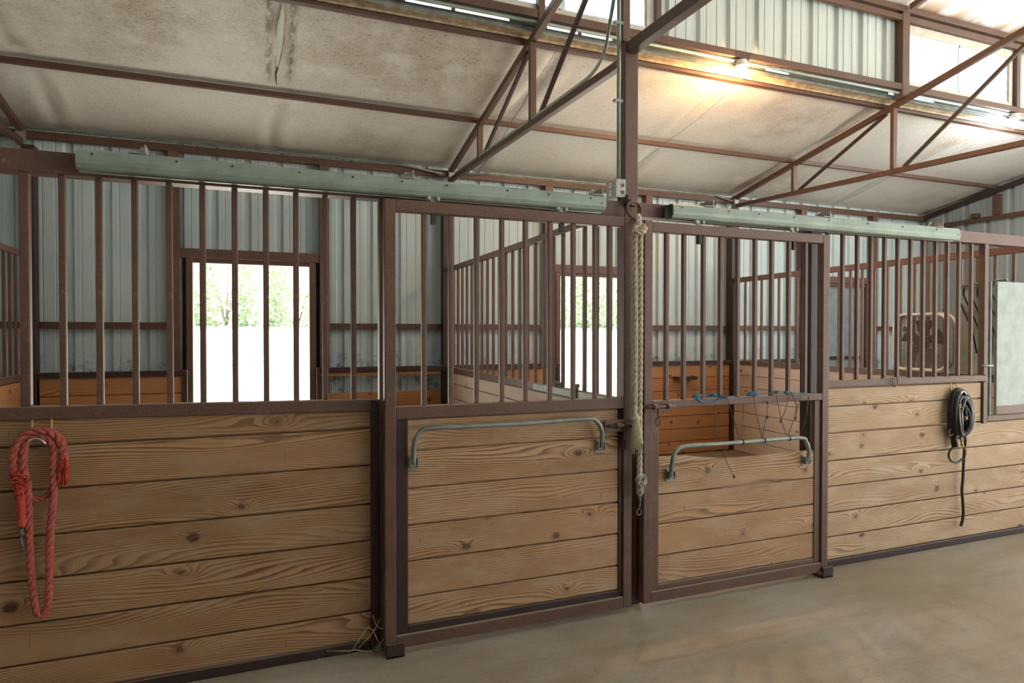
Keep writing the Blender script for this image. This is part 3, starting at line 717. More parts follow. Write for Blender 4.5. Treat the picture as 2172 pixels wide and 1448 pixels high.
# feed door of grey sheet in the opening
fd = thing('feed_door', 'grey galvanized sheet feed door at the right edge', 'panel', (5.9, .0, .965))
link('sheet', B(5.285, 6.6, -.012, .008, .968, 2.0), M_grey, fd, .006)
o = link('painted_edge', B(5.295, 6.6, -.0145, -.0125, .972, 1.035), M_steel_lit, fd); o['label'] = 'brown worn strip along the foot'
for a, b_ in ((5.202, 5.222), (5.246, 5.268)): link('side_channel', B(a, b_, .012, .05, .965, 2.0), M_galv_d, fd, .003)
m = MB(); m.cyl((5.115, -.012, 1.352), (5.235, -.012, 1.349), .009, 10); tag(link('latch_peg', m, M_galv_d, None), 'small pale bolt poking from the bar post next to the feed door', 'bolt')
# bridle hook under the right rail
m = MB(); m.tube(smooth_path([(4.07, -.004, 1.282), (4.15, -.01, 1.284), (4.155, -.012, 1.26), (4.165, -.012, 1.222), (4.185, -.012, 1.218), (4.203, -.012, 1.235), (4.206, -.012, 1.272), (4.19, -.006, 1.283), (4.15, -.004, 1.284)], .01), .004, 6)
tag(link('wire_hook', m, M_iron, None), 'bent wire hook on the right middle rail above the pale boards', 'hook')

# ------------------------------------------------------------------ sliding doors
def sdoor(x0, x1, zt_, lab, bars, zsb, wm, seed, zmid, xin):
    Y0, Y1 = -.105, -.055
    d = thing('sliding_stall_door', lab, 'door', ((x0+x1)/2, -.08, 0), 'sliding stall doors')
    z0 = .035
    link('stile', B(x0, x0+.056, Y0, Y1, z0, zt_), M_steel, d, .004); link('stile', B(x1-.054, x1, Y0, Y1, z0, zt_), M_steel, d, .004)
    link('top_rail', B(x0+.056, x1-.054, Y0, Y1, zt_-.058, zt_), M_steel, d, .004)
    link('middle_rail', B(x0+.056, x1-.054, Y0, Y1, zmid[0], zmid[1]), M_steel, d, .004)
    link('bottom_rail', B(x0+.056, x1-.054, Y0, Y1, z0, z0+.062), M_steel, d, .004)
    fi = MB()
    fi.box(x0+.058, xin[0], Y0+.014, Y1, z0+.064, zmid[0]-.002); fi.box(xin[1], x1-.056, Y0+.014, Y1, z0+.064, zmid[0]-.002)
    fi.box(xin[0], xin[1], Y0+.014, Y1, z0+.064, zsb[0]-.002)
    link('inner_frame', fi, M_steel_d if seed < 130 else M_steel, d, .003)
    return d, Y0, Y1
d1, Y0, Y1 = sdoor(.552, 1.955, 2.255, 'left sliding stall door with bars over a full pine panel', None, [.135], M_wood, 120, (1.172, 1.234), (.668, 1.876))
link('boards', boards(MB(), 'x', .668, 1.876, -.085, -.057, [.135, .274, .457, .637, .823, 1.011, 1.170], 120), M_wood, d1, .005)
first = link('bar', B(.740, .765, -.095, -.070, 1.233, 2.198), M_steel, d1, .004)
for xr in (.904, 1.042, 1.182, 1.316, 1.460, 1.601, 1.737, 1.828): dup(first, d1, xr-.765)
d2, Y0, Y1 = sdoor(2.035, 3.450, 2.240, 'right sliding stall door with a gap above its broken pine panel', None, [.130], M_wood, 135, (1.163, 1.206), (2.146, 3.345))
mbd = boards(MB(), 'x', 2.146, 3.345, -.085, -.057, [.130, .296, .482, .655], 135)
# top board with split lower edge and a broken, uneven top edge
topz = [(2.146, .815), (2.25, .812), (2.34, .816), (2.42, .825), (2.53, .826), (2.60, .832), (2.73, .828), (2.9, .829), (3.0, .832), (3.1, .836), (3.17, .838), (3.22, .832), (3.345, .834)]
botz = [(2.146, .660), (2.5, .657), (2.62, .663), (2.8, .672), (2.935, .678), (3.1, .668), (3.25, .660), (3.345, .658)]
def prof_board(mb, top, bot, y0, y1, seed):
    xs_ = sorted(set([p[0] for p in top]+[p[0] for p in bot]))
    def itp(l, x):
        for (a, b_), (c, e) in zip(l, l[1:]):
            if a <= x <= c: return b_+(e-b_)*(x-a)/(c-a)
        return l[-1][1]
    for a, c in zip(xs_, xs_[1:]):
        P = [(a, itp(bot, a)), (c, itp(bot, c)), (c, itp(top, c)), (a, itp(top, a))]
        U = [(p[0]+seed*3.7, p[1]-.66+seed*4) for p in P]
        mb.quad([(p[0], y0, p[1]) for p in P], U); mb.quad([(p[0], y1, p[1]) for p in reversed(P)], list(reversed(U)))
        mb.quad([(a, y0, P[3][1]), (c, y0, P[2][1]), (c, y1, P[2][1]), (a, y1, P[3][1])], [(a+seed*3.7, .1+seed*4), (c+seed*3.7, .1+seed*4), (c+seed*3.7, .13+seed*4), (a+seed*3.7, .13+seed*4)])
        mb.quad([(a, y1, P[0][1]), (c, y1, P[1][1]), (c, y0, P[1][1]), (a, y0, P[0][1])], [(a+seed*3.7, .1+seed*4)]*4)
prof_board(mbd, topz, botz, -.085, -.062, 139)
link('boards', mbd, M_wood, d2, .002)
bk = MB(); prof_board(bk, [(2.148, .868), (2.36, .862), (2.47, .846), (2.60, .832), (2.62, .80)], [(2.148, .60), (2.62, .60)], -.056, -.040, 141); link('backing_board', bk, M_wood_r, d2)
for k, q in ((0, 0),):
    first = link('bar', B(2.185, 2.210, -.095, -.070, 1.205, 2.183), M_steel, d2, .004)
for xr in (2.333, 2.474, 2.601, 2.730, 2.865, 2.998, 3.137, 3.276): dup(first, d2, xr-2.210)

def blanket_bar(d, pts, br, lab):
    P = [Vector((x, -.150, z)) for x, z in pts]
    path = smooth_path([(pts[0][0], -.115, pts[0][1]-.012), (pts[0][0], -.118, pts[0][1])]+[(x, -.128-.012*min(1, max(0, (z-pts[0][1])/.12)), z) for x, z in pts[1:-1]]+[(pts[-1][0], -.118, pts[-1][1]), (pts[-1][0], -.115, pts[-1][1]-.012)], .015)
    m = MB(); m.tube(path, .0125, 10); o = link('blanket_bar', m, M_galv_d, d); o['label'] = lab
    for x, z in br:
        m = MB(); m.box(x-.024, x+.024, -.0915, -.0865, z-.040, z+.034)
        for s in (-1, 1): m.box(x+s*.019-.003, x+s*.019+.003, -.122, -.0915, z-.018, z+.022)
        m.cyl((x-.02, -.105, z-.012), (x+.02, -.105, z-.012), .012, 10); m.cyl((x, -.0925, z-.030), (x, -.0905, z-.030), .006, 8)
        link('bracket', m, M_galv_d, o, .0015)
blanket_bar(d1, [(.692, .962), (.690, 1.045), (.715, 1.105), (.775, 1.126), (1.05, 1.124), (1.316, 1.124), (1.640, 1.130), (1.705, 1.115), (1.742, 1.06), (1.750, .975)], [(.694, .952), (1.752, .968)], 'bent galvanized blanket bar')
blanket_bar(d2, [(2.212, .775), (2.208, .855), (2.232, .915), (2.30, .938), (2.55, .936), (2.80, .936), (3.165, .935), (3.222, .905), (3.250, .85), (3.262, .785)], [(2.222, .768), (3.265, .778)], 'bent galvanized blanket bar tied up with twine')

def latch(d, x0, x1, z0, z1, bx0, bx1, bz, px, pz0, pz1):
    o = link('latch_plate', B(x0, x1, -.112, -.106, z0, z1), M_steel, d, .0015)
    m = MB(); m.cyl((bx0, -.126, bz), (bx1, -.126, bz), .0085, 10)
    for q in (.38, .80): xx = bx0+(bx1-bx0)*q; m.cyl((xx-.016, -.124, bz), (xx+.016, -.124, bz), .0145, 10)
    link('bolt', m, M_steel, o)
    m = MB(); m.cyl((px, -.130, bz), (px, -.130, pz0+.035), .004, 8)
    ring = [(px+.013*math.sin(a), -.130, (pz0+pz1)/2-.0+(-.026)*math.cos(a)) for a in [2*PI*k/16 for k in range(16)]]
    m.tube([(p[0], p[1], p[2]) for p in ring], .0035, 6, closed=True); m.cyl((px, -.13, pz0+.04), (px, -.13, (pz0+pz1)/2+.026), .0038, 6)
    link('pull_loop', m, M_steel_d, o)
latch(d1, 1.776, 1.952, 1.043, 1.112, 1.795, 1.950, 1.078, 1.884, .985, .955)
latch(d2, 2.037, 2.220, 1.142, 1.166, 2.010, 2.232, 1.174, 2.112, 1.100, 1.078)
for zc, x in ((1.22, 2.018), (1.088, 2.026)):
    m = MB(); m.tube([(x-.004, -.0, zc+.055), (x, -.05, zc+.055), (x+.004, -.062, zc+.045), (x+.006, -.062, zc-.045), (x+.002, -.05, zc-.055), (x-.002, -.0, zc-.055)], .0055, 6)
    tag(link('latch_keeper', m, M_steel, None), ('upper' if zc > 1.2 else 'lower')+' bent rod latch keeper on the main post between the doors', 'keeper', 'latch keepers on the main post')

def hanger(d, x, z):
    m = MB(); m.box(x-.014, x+.014, -.086, -.074, z-.004, z+.034); h = link('roller_hanger', m, M_iron, d, .001)
    link('roller', MB().cyl((x-.034, -.08, z+.024), (x-.014, -.08, z+.024), .014, 10), M_galv, h); link('roller', MB().cyl((x+.014, -.08, z+.024), (x+.034, -.08, z+.024), .014, 10), M_galv, h)
    m = MB(); m.box(x-.012, x+.012, -.098, -.068, z-.058-.05, z-.0585); link('bolt_end', m, M_black_slot, h, .001)
hanger(d1, .80, 2.254); hanger(d1, 1.517, 2.254); hanger(d2, 2.43, 2.239); hanger(d2, 3.16, 2.239)

def track(x0, x1, lab, brs, zb=2.272, zt_=2.366):
    t = thing('door_track', lab, 'track', ((x0+x1)/2, -.05, zb), 'sliding door tracks')
    yb = -.002
    prof = [(yb, zt_), (yb-.012, zt_), (yb-.085, zt_-.030)] if False else [(yb, zt_), (-.088, zt_), (-.100, zt_-.010), (-.104, zt_-.045), (-.103, zt_-.062), (-.094, zt_-.080), (-.082, zt_-.088), (-.078, zt_-.080), (-.088, zt_-.070), (-.094, zt_-.052), (-.094, zt_-.014), (-.084, zt_-.006), (yb, zt_-.006)]
    m = MB(); m.extr(prof, x0, x1)
    prof2 = [(-.020, zt_-.007), (-.016, zt_-.007), (-.016, zt_-.075), (-.030, zt_-.088), (-.052, zt_-.088), (-.050, zt_-.082), (-.032, zt_-.082), (-.020, zt_-.072)]
    m.extr(prof2, x0, x1); link('channel', m, M_galv, t, .0015)
    hm = MB(); x = x0+.06
    while x < x1-.03:
        hm.cyl((x, -.1035, zt_-.022), (x, -.1065, zt_-.022), .0045, 8); x += random.uniform(.22, .36)
    hm.cyl((x1-.03, -.1035, zt_-.045), (x1-.03, -.1065, zt_-.045), .0045, 8); link('screw_heads', hm, M_black_slot, t)
    for x in brs:
        m = MB(); m.box(x-.035, x+.035, -.095, -.002, zt_+.001, zt_+.005); m.quad([(x-.035, -.01, zt_+.005), (x+.03, -.01, zt_+.005), (x+.03, -.01, zt_+.045), (x+.005, -.01, zt_+.05)]); m.box(x+.027, x+.031, -.09, -.006, zt_+.005, zt_+.042)
        link('track_bracket', m, M_hempd if False else M_box, t)
track(-.722, 1.786, 'long pale green galvanized track above the left sliding door', [-.50, .67, 1.74])
track(2.232, 4.72, 'pale grey galvanized track above the right sliding door', [2.50, 3.44, 4.52], 2.27, 2.358)
for x, w in ((.60, 'left foot of the left door'), (3.435, 'right foot of the right door')):
    m = MB(); m.box(x-.045, x+.045, -.125, -.112, .0, .07); m.box(x-.045, x+.045, -.125, -.03, 0, .012)
    tag(link('floor_guide', m, M_steel_d, None, .004), 'small brown steel door guide on the floor at the '+w, 'guide', 'door guides')

# conduit and outlet on the main post
cd = MB(); cd.tube([(1.936, .02, 2.492), (1.936, .02, 4.2)], .012, 10)
cd.tube(smooth_path([(1.998, 3.55, 3.375), (1.998, 2.6, 3.342), (1.998, 1.6, 3.308), (1.996, .7, 3.278), (1.985, .42, 3.276), (1.945, .20, 3.32), (1.918, .10, 3.42), (1.914, .045, 3.54), (1.914, .03, 3.62), (1.914, .02, 4.2)], .04), .011, 8)
for z in (3.60, 3.40, 2.95): cd.box(1.905, 1.956, .005, .035, z-.008, z+.008)
tag(link('conduit', cd, M_galv, None), 'galvanized conduit running up the left side of the main post', 'conduit')
ob = thing('outlet_box', 'small grey metal outlet box on the left of the main post', 'outlet', (1.925, .05, 2.385))
link('box', B(1.900, 1.966, -.012, .10, 2.385, 2.492), M_box, ob, .003)
m = MB()
for z in (2.462, 2.417):
    m.cyl((1.8995, .045, z), (1.896, .045, z), .017, 14)
link('receptacle', m, M_white, ob)
m = MB()
for z in (2.462, 2.417):
    for y in (.038, .052): m.box(1.8945, 1.8965, y-.0015, y+.0015, z-.004, z+.007)
link('socket_slots', m, M_black_slot, ob)
m = MB()
for z in (2.455, 2.415): m.cyl((1.945, -.0115, z), (1.945, -.0145, z), .011, 14)
link('knockout', m, M_steel, ob)

# ------------------------------------------------------------------ ropes, tack
# ring and long rope
rg = thing('rope_ring', 'rusty steel shackle welded to the main post above the rope', 'shackle', (1.99, -.06, 2.26))
m = MB(); m.box(1.965, 2.02, -.030, .0, 2.335, 2.405); m.box(1.968, 2.017, -.06, -.03, 2.330, 2.372); link('lug', m, M_steel, rg, .008)
ring = smooth_path([(1.952, -.058, 2.335), (1.945, -.062, 2.30), (1.965, -.070, 2.262), (1.99, -.074, 2.246), (2.018, -.070, 2.262), (2.036, -.062, 2.30), (2.030, -.058, 2.335), (2.005, -.056, 2.352), (1.975, -.056, 2.352)], .008, True)
m = MB(); m.tube(ring, .0085, 10, closed=True); link('ring', m, M_steel, rg)
lr = thing('hanging_rope', 'thick pale twisted rope hanging from the ring on the main post', 'rope', (1.955, -.14, .57))
m = MB()
YR = -.162
rope(m, [(2.0, -.078, 2.262), (1.985, -.115, 2.262), (1.975, -.135, 2.235), (1.965, YR, 2.20)], .017)
rope(m, [(1.965, YR, 2.20), (1.935, YR-.005, 2.185), (1.925, YR-.03, 2.165), (1.955, YR-.035, 2.160), (1.985, YR-.02, 2.180), (1.975, YR+.01, 2.205), (1.945, YR+.01, 2.19), (1.932, YR-.01, 2.145)], .017)
rope(m, [(1.932, YR-.01, 2.15), (1.935, YR, 2.08), (1.938, YR, 1.6), (1.936, YR, 1.13)], .0165)
rope(m, [(1.965, YR-.015, 2.19), (1.966, YR-.005, 2.08), (1.970, YR, 1.6), (1.968, YR, 1.15), (1.974, YR+.008, 1.0), (1.972, YR+.005, .80)], .0165)
link('twisted_strands', m, M_hemp, lr)
m = MB(); m.ball((1.940, YR-.004, 1.120), .026, 14, (1, .9, 1)); 
rr = random.Random(3)
for k in range(46):
    a = 2*PI*k/46; x0 = 1.941+.016*math.cos(a); y0 = YR-.004+.014*math.sin(a); sp = rr.uniform(1.6, 2.4); L = rr.uniform(.13, .19)
    m.tube([(x0, y0, 1.115), (1.943+(x0-1.941)*1.7, YR-.004+(y0-YR)*1.5, 1.115-L*.5), (1.947+(x0-1.941)*sp, YR-.004+(y0-YR)*1.7, 1.115-L)], .0032, 4)
o = link('tassel', m, M_hemp, lr); o['label'] = 'frayed pale tassel at the whipped rope end'
m = MB(); rope(m, [(1.972, YR, .80), (1.955, YR-.015, .79), (1.950, YR-.02, .765), (1.975, YR-.02, .755), (1.995, YR-.012, .775), (1.985, YR+.005, .795), (1.965, YR, .77), (1.968, YR-.004, .73), (1.970, YR, .70)], .017)
rope(m, [(1.958, YR, .74), (1.962, YR-.002, .70), (1.972, YR, .688), (1.982, YR, .70), (1.984, YR, .74)], .012)
m.tube([(1.99, YR, .75), (1.998, YR, .71), (2.008, YR, .68)], .003, 5)
link('eye_splice', m, M_hempd, lr)
m = MB(); m.tube([(1.972+.014*math.cos(a), YR, .678+.010*math.sin(a)) for a in [2*PI*k/14 for k in range(14)]], .003, 6, closed=True)
m.cyl((1.972, YR, .668), (1.972, YR, .645), .007, 8); m.cyl((1.972, YR, .645), (1.969, YR, .615), .0055, 8)
m.tube([(1.969+.0, YR, .615)]+[(1.966+.0145*math.cos(a), YR, .592+.017*math.sin(a)) for a in [PI*.55+2*PI*k/16*.9 for k in range(16)]], .0042, 7)
link('snap_hook', m, M_iron, lr)

# red lead rope on the left wall
rd = thing('red_lead_rope', 'faded red lead rope looped over a bridle hook on the left boards', 'rope', (-.87, -.02, .41))
m = MB(); YQ = -.028
rope(m, [(-.930, YQ-.02, .80), (-.935, YQ-.018, .88), (-.945, YQ-.015, .96), (-.962, YQ-.01, 1.03), (-.960, YQ-.012, 1.095), (-.944, YQ-.015, 1.145), (-.915, YQ-.02, 1.180), (-.875, YQ-.02, 1.193), (-.835, YQ-.02, 1.186), (-.803, YQ-.015, 1.155), (-.788, YQ-.01, 1.11), (-.788, YQ-.008, 1.06)], .0175)
rope(m, [(-.918, YQ-.012, .99), (-.926, YQ-.012, 1.04), (-.926, YQ-.012, 1.095), (-.918, YQ-.014, 1.14), (-.897, YQ-.016, 1.163), (-.869, YQ-.018, 1.170), (-.838, YQ-.016, 1.155), (-.823, YQ-.012, 1.115), (-.824, YQ-.01, 1.03), (-.825, YQ-.01, .90), (-.834, YQ-.01, .80), (-.841, YQ-.01, .67), (-.843, YQ-.01, .54), (-.847, YQ-.01, .46), (-.857, YQ-.01, .425), (-.872, YQ-.01, .416), (-.887, YQ-.01, .435), (-.897, YQ-.01, .50), (-.905, YQ-.01, .60), (-.910, YQ-.01, .75), (-.912, YQ-.01, .88), (-.914, YQ-.012, .98)], .0150)
rope(m, [(-.920, YQ+.005, .96), (-.915, YQ+.004, .925), (-.890, YQ+.002, .903), (-.858, YQ+.002, .910), (-.836, YQ+.004, .94), (-.826, YQ+.006, 1.0)], .0110)
link('twisted_strands', m, M_red, rd)
m = MB(); rope(m, [(-.945, YQ-.03, 1.02), (-.935, YQ-.032, .97), (-.930, YQ-.032, .90), (-.930, YQ-.03, .83), (-.931, YQ-.028, .80)], .0150, .05)
rr = random.Random(5)
for k in range(90):
    cx, cz = rr.choice([(-.925, 1.0), (-.935, .97), (-.945, 1.02)]); a = rr.uniform(0, 2*PI)
    p = Vector((cx+rr.uniform(-.02, .02), YQ-.035-rr.uniform(0, .012), cz+rr.uniform(-.03, .02))); q = p+Vector((math.cos(a)*.014, -rr.uniform(0, .006), math.sin(a)*.014))
    m.tube([p, (p+q)/2+Vector((0, -.004, 0)), q], .0022, 4)
for k in range(110):
    p = Vector((-.786+rr.uniform(-.014, .014), YQ-.012+rr.uniform(-.012, .008), rr.uniform(1.0, 1.07))); m.tube([p, p+Vector((rr.uniform(-.004, .004), 0, -.02)), p+Vector((rr.uniform(-.010, .010), rr.uniform(-.005, .005), -rr.uniform(.035, .055)))], .0025, 4)
m.ball((-.787, YQ-.008, 1.045), .019, 10, (1, .8, 2.2))
o = link('frayed_splice', m, M_redb, rd); o['label'] = 'bright red frayed splice and frayed end'
m = MB(); m.tube([(-.940, YQ-.025, .80), (-.932, YQ-.025, .785), (-.922, YQ-.025, .80)], .004, 6); m.cyl((-.932, YQ-.025, .79), (-.933, YQ-.025, .755), .008, 8, .006); m.cyl((-.933, YQ-.025, .755), (-.930, YQ-.025, .69), .006, 8, .003); m.cyl((-.945, YQ-.027, .752), (-.928, YQ-.027, .742), .003, 6)
link('snap_hook', m, M_iron, rd)
def bridle_hook(xa, xb, z0, z1, ring, lab):
    t = thing('bridle_hook', lab, 'hook', ((xa+xb)/2, 0, z0))
    for x in (xa, xb): link('wire_stem', MB().tube([(x, .010, z1), (x, -.006, z1), (x, -.008, z0), (x+.003, -.014, z0-.02)], .004, 6), M_brass, t)
    m = MB(); m.tube(smooth_path(ring, .008), .0055, 8); link('wire_loop', m, M_chrome, t)
bridle_hook(-.905, -.836, 1.198, 1.232, [(-.918, -.010, 1.125), (-.912, -.052, 1.142), (-.886, -.056, 1.160), (-.862, -.056, 1.156), (-.846, -.052, 1.135), (-.842, -.010, 1.120)], 'wire bridle hook holding the red rope on the left boards')
bridle_hook(4.772, 4.839, 1.185, 1.228, [(4.787, -.01, 1.125), (4.789, -.062, 1.142), (4.800, -.068, 1.162), (4.818, -.068, 1.168), (4.838, -.068, 1.160), (4.852, -.062, 1.138), (4.854, -.01, 1.12)], 'wire bridle hook holding the black halter on the pale boards')
# black halter and lead
hb = thing('halter', 'black leather halter and lead coiled on a hook on the pale boards', 'halter', (4.83, -.03, .15))
def ell(cx, cz, a, b_, y, tilt=0, n=28, y2=None):
    out = []
    for k in range(n):
        t = 2*PI*k/n; x = a*math.cos(t); z = b_*math.sin(t); e = abs(math.cos(t))**.8
        out.append((cx+x*math.cos(tilt)-z*math.sin(tilt), y+.010*math.sin(2*t+cx*40), cz+x*math.sin(tilt)+z*math.cos(tilt)))
    return out
m = MB()
for (cx, cz, a, b_, y, tl, r) in ((4.832, 1.0, .108, .172, -.030, -.06, .022), (4.828, .995, .092, .165, -.052, -.03, .021), (4.838, 1.005, .086, .150, -.040, -.10, .020), (4.822, .985, .070, .140, -.064, .04, .020), (4.850, .985, .072, .135, -.060, -.16, .020), (4.835, .965, .050, .110, -.058, .10, .022)):
    m.tube(ell(cx, cz, a, b_, y, tl), r, 8, closed=True)
link('coiled_strap', m, M_black, hb)
m = MB(); m.tube(smooth_path([(4.775, -.03, .87), (4.772, -.035, .82), (4.785, -.035, .76)], .01), .024, 8); m.tube([(4.855, -.05, 1.11), (4.85, -.06, 1.02), (4.865, -.06, .90)], .016, 8)
m.tube([(4.845, -.04, .86), (4.85, -.04, .76)], .007, 6); m.tube([(4.885, -.04, .86), (4.888, -.04, .76)], .009, 6)
link('cheek_strap', m, M_black, hb)
m = MB(); m.tube(smooth_path([(4.785, -.03, .757), (4.735, -.03, .725), (4.724, -.03, .69), (4.75, -.03, .652), (4.811, -.03, .635), (4.87, -.03, .655), (4.908, -.03, .69), (4.892, -.035, .76)], .01), .0075, 8)
m.tube(smooth_path([(4.892, -.035, .76), (4.890, -.03, .64), (4.886, -.028, .50), (4.877, -.028, .42), (4.889, -.028, .32), (4.895, -.028, .24), (4.885, -.028, .19), (4.868, -.028, .152)], .015), .0105, 8)
link('lead_strap', m, M_blackm, hb)
m = MB()
for (x, z) in ((4.765, 1.062), (4.836, .972)):
    m = MB()
    for dx_, dz_ in ((-.014, .010), (.014, -.010), (.012, .014), (-.012, -.014)): m.cyl((x, -.084, z), (x+dx_*1.4, -.080, z+dz_*1.2), .0035, 6)
    link('brass_fitting', m, M_brass, hb)
m = MB()
m.cyl((4.808, -.06, .80), (4.868, -.06, .722), .006, 6); m.cyl((4.815, -.06, .84), (4.812, -.06, .80), .006, 6); m.cyl((4.785, -.05, .765), (4.815, -.05, .75), .005, 6)
link('brass_fitting', m, M_brass, hb)
m = MB(); m.tube([(4.730+.020*math.cos(a), -.04, .868+.026*math.sin(a)) for a in [2*PI*k/14 for k in range(14)]], .005, 6, closed=True); m.ball((4.775, -.05, .835), .016, 10)
link('side_ring', m, M_iron, hb)

# twine on the right door
tw = thing('blue_baling_twine', 'blue twine knotted along the middle rail of the right door', 'twine', (2.7, -.11, 1.2))
m = MB()
def squig(cx, cz, n=3, r=.022, y=-.113, sd=1):
    q = random.Random(sd)
    for k in range(n):
        m.tube(smooth_path([(cx+q.uniform(-r*1.6, r*1.6), y+q.uniform(-.008, .01), cz+q.uniform(-r*.5, r*.6)) for _ in range(6)], .006), .0032, 5)
squig(2.40, 1.222, 5, .022, sd=2); squig(2.52, 1.225, 3, .022, sd=3); squig(2.605, 1.212, 4, .014, sd=4); squig(2.81, 1.225, 5, .02, sd=5); squig(3.01, 1.226, 3, .014, sd=6); squig(3.09, 1.226, 4, .014, sd=7)
m.tube(smooth_path([(2.36, -.109, 1.222), (2.40, -.111, 1.205), (2.425, -.111, 1.192), (2.46, -.111, 1.185), (2.52, -.111, 1.187), (2.58, -.111, 1.203), (2.61, -.111, 1.214)], .01), .0032, 5)
m.tube(smooth_path([(2.42, -.09, 1.213), (2.7, -.09, 1.212), (2.85, -.10, 1.216), (2.95, -.10, 1.222), (3.12, -.10, 1.216), (3.25, -.10, 1.214)], .02), .003, 5)
link('knotted_twine', m, M_blue, tw)
tn = thing('grey_baling_twine', 'thin grey twines in V shapes from middle rail to blanket bar', 'twine', (2.9, -.12, .92))
m = MB(); yt = -.120
def strand(*p, r=.0022): m.tube([(x, yt+random.uniform(-.004, .004), z) for x, z in p], r, 5)
strand((2.608, 1.214), (2.66, 1.08), (2.714, .935), (2.715, .918)); strand((2.735, 1.163), (2.728, 1.07), (2.714, .95), r=.0018)
strand((2.81, 1.212), (2.845, 1.07), (2.880, .952), (2.884, .918)); strand((2.925, 1.152), (2.905, 1.04), (2.881, .945))
strand((2.993, 1.222), (3.03, 1.08), (3.083, .935)); strand((3.093, 1.212), (3.075, 1.12), (3.033, 1.048)); strand((3.11, 1.226), (3.165, 1.14), (3.154, 1.06), r=.003)
strand((3.20, 1.204), (3.16, 1.09), (3.083, .935)); strand((3.258, 1.196), (3.235, 1.05), (3.192, .945)); strand((3.26, 1.19), (3.245, 1.10), (3.222, .94), r=.0018)
strand((2.514, 1.163), (2.53, 1.07), (2.536, .985), (2.557, .948), (2.59, .87), (2.605, .828), (2.67, .715)); 
for (x, z) in ((2.925, 1.165), (3.031, 1.045), (3.155, 1.058), (2.925, 1.075), (2.668, .725)): m.ball((x, yt, z), .007, 8, (1, 1, 1.8))
for x in (2.714, 2.883, 3.083): m.tube([(x+.002*math.cos(a), -.141+.0145*math.cos(a), .936+.0145*math.sin(a)) for a in [2*PI*k/12 for k in range(12)]], .003, 5, closed=True)
link('twine_strands', m, M_twine, tn)

# knotted cord pieces on divider 1
for yk, zk, lab in ((.90, 1.225, 'loose tan cord knot on the divider rail, farther from the aisle'), (.61, 1.225, 'tan cord tied round a divider bar, nearer the aisle')):
    q = random.Random(int(yk*100)); m = MB()
    for k in range(5): m.tube(smooth_path([(1.955+q.uniform(-.01, .02), yk+q.uniform(-.05, .05), zk+q.uniform(-.01, .03)) for _ in range(6)], .01), .006, 6)
    if yk < .8: m.tube(smooth_path([(1.955, yk+.01, zk+.02), (1.952, yk-.005, zk-.05), (1.953, yk, zk-.11)], .02), .008, 6)
    tag(link('cord_knot', m, M_hempd, None), lab, 'cord', 'cord knots on the divider')

# ------------------------------------------------------------------ box fan and rack in the middle stall
fn = thing('box_fan', 'square box fan with rounded pale rim hung on the far divider', 'fan', (5.90, 1.02, 1.24))
def rrect(cy, cz, hy, hz, r, x, n=6):
    out = []
    for (sy, sz, a0) in ((1, 1, 0), (-1, 1, PI/2), (-1, -1, PI), (1, -1, PI*1.5)):
        for k in range(n+1): a = a0+PI/2*k/n; out.append((x, cy+sy*(hy-r)+r*math.cos(a), cz+sz*(hz-r)+r*math.sin(a)))
    return out
cy, cz, hy, hz = 1.03, 1.515, .265, .265
for xx, nm in ((5.865, 'front_rim'), (5.965, 'back_rim')):
    m = MB(); m.tube(rrect(cy, cz, hy, hz, .10, xx), .014, 8, closed=True); link(nm, m, M_fan, fn)
m = MB(); A = rrect(cy, cz, hy, hz, .10, 5.87); Bq = rrect(cy, cz, hy, hz, .10, 5.96)
for k in range(len(A)): k2 = (k+1) % len(A); m.quad([A[k], A[k2], Bq[k2], Bq[k]], smooth=True)
link('housing', m, M_fang, fn)
for xx in (5.868, 5.962):
    m = MB(); z = cz-hz+.012
    while z < cz+hz-.01:
        e = max(0, (abs(z-cz)-(hz-.10))/.10); w = hy-.10*(1-math.sqrt(max(0, 1-e*e))) ; m.tube([(xx, cy-w+.004, z), (xx, cy+w-.004, z)], .0026, 4, cap=False); z += .0135
    for q in (-.16, -.08, 0, .08, .16): m.tube([(xx, cy+q, cz-hz+.01), (xx, cy+q, cz+hz-.01)], .003, 4, cap=False)
    link('grille', m, M_fang, fn)
m = MB(); m.cyl((5.885, cy, cz), (5.95, cy, cz), .06, 16)
for k in range(5):
    a = 2*PI*k/5; c, s = math.cos(a), math.sin(a); c2, s2 = math.cos(a+.75), math.sin(a+.75)
    m.quad([(5.90, cy+.05*c, cz+.05*s), (5.895, cy+.22*c, cz+.22*s), (5.94, cy+.22*c2, cz+.22*s2), (5.93, cy+.05*c2, cz+.05*s2)])
link('fan_blades', m, M_blackm, fn)
for yh in (1.18, .88):
    m = MB(); m.tube([(5.915, yh, cz+hz), (5.93, yh+.01, cz+hz+.03), (6.005, yh+.02, cz+hz+.05)], .004, 6); link('hanging_hook', m, M_iron, fn)
rk = thing('strap_rack', 'metal rod rack with dark hanging straps beside the feed door', 'rack', (5.93, .6, 1.4))
m = MB(); m.tube([(5.93, .72, 2.005), (5.93, .70, 2.03), (5.93, .50, 2.045), (5.93, .30, 2.06)], .012, 8); link('rod', m, M_galv_d, rk)
m = MB()
for k in range(6):
    y0 = .70-.06*k; m.tube(smooth_path([(5.915, y0, 2.02+.005*k), (5.905, y0+.01, 1.95), (5.91, y0-.05, 1.80), (5.915, y0-.12, 1.62), (5.92, y0-.16, 1.42-.02*k)], .03), .0085, 6)
link('hanging_straps', m, M_black, rk)
link('wall_plate', B(5.955, 5.985, .06, .72, 1.23, 2.02), M_grey, rk, .004)

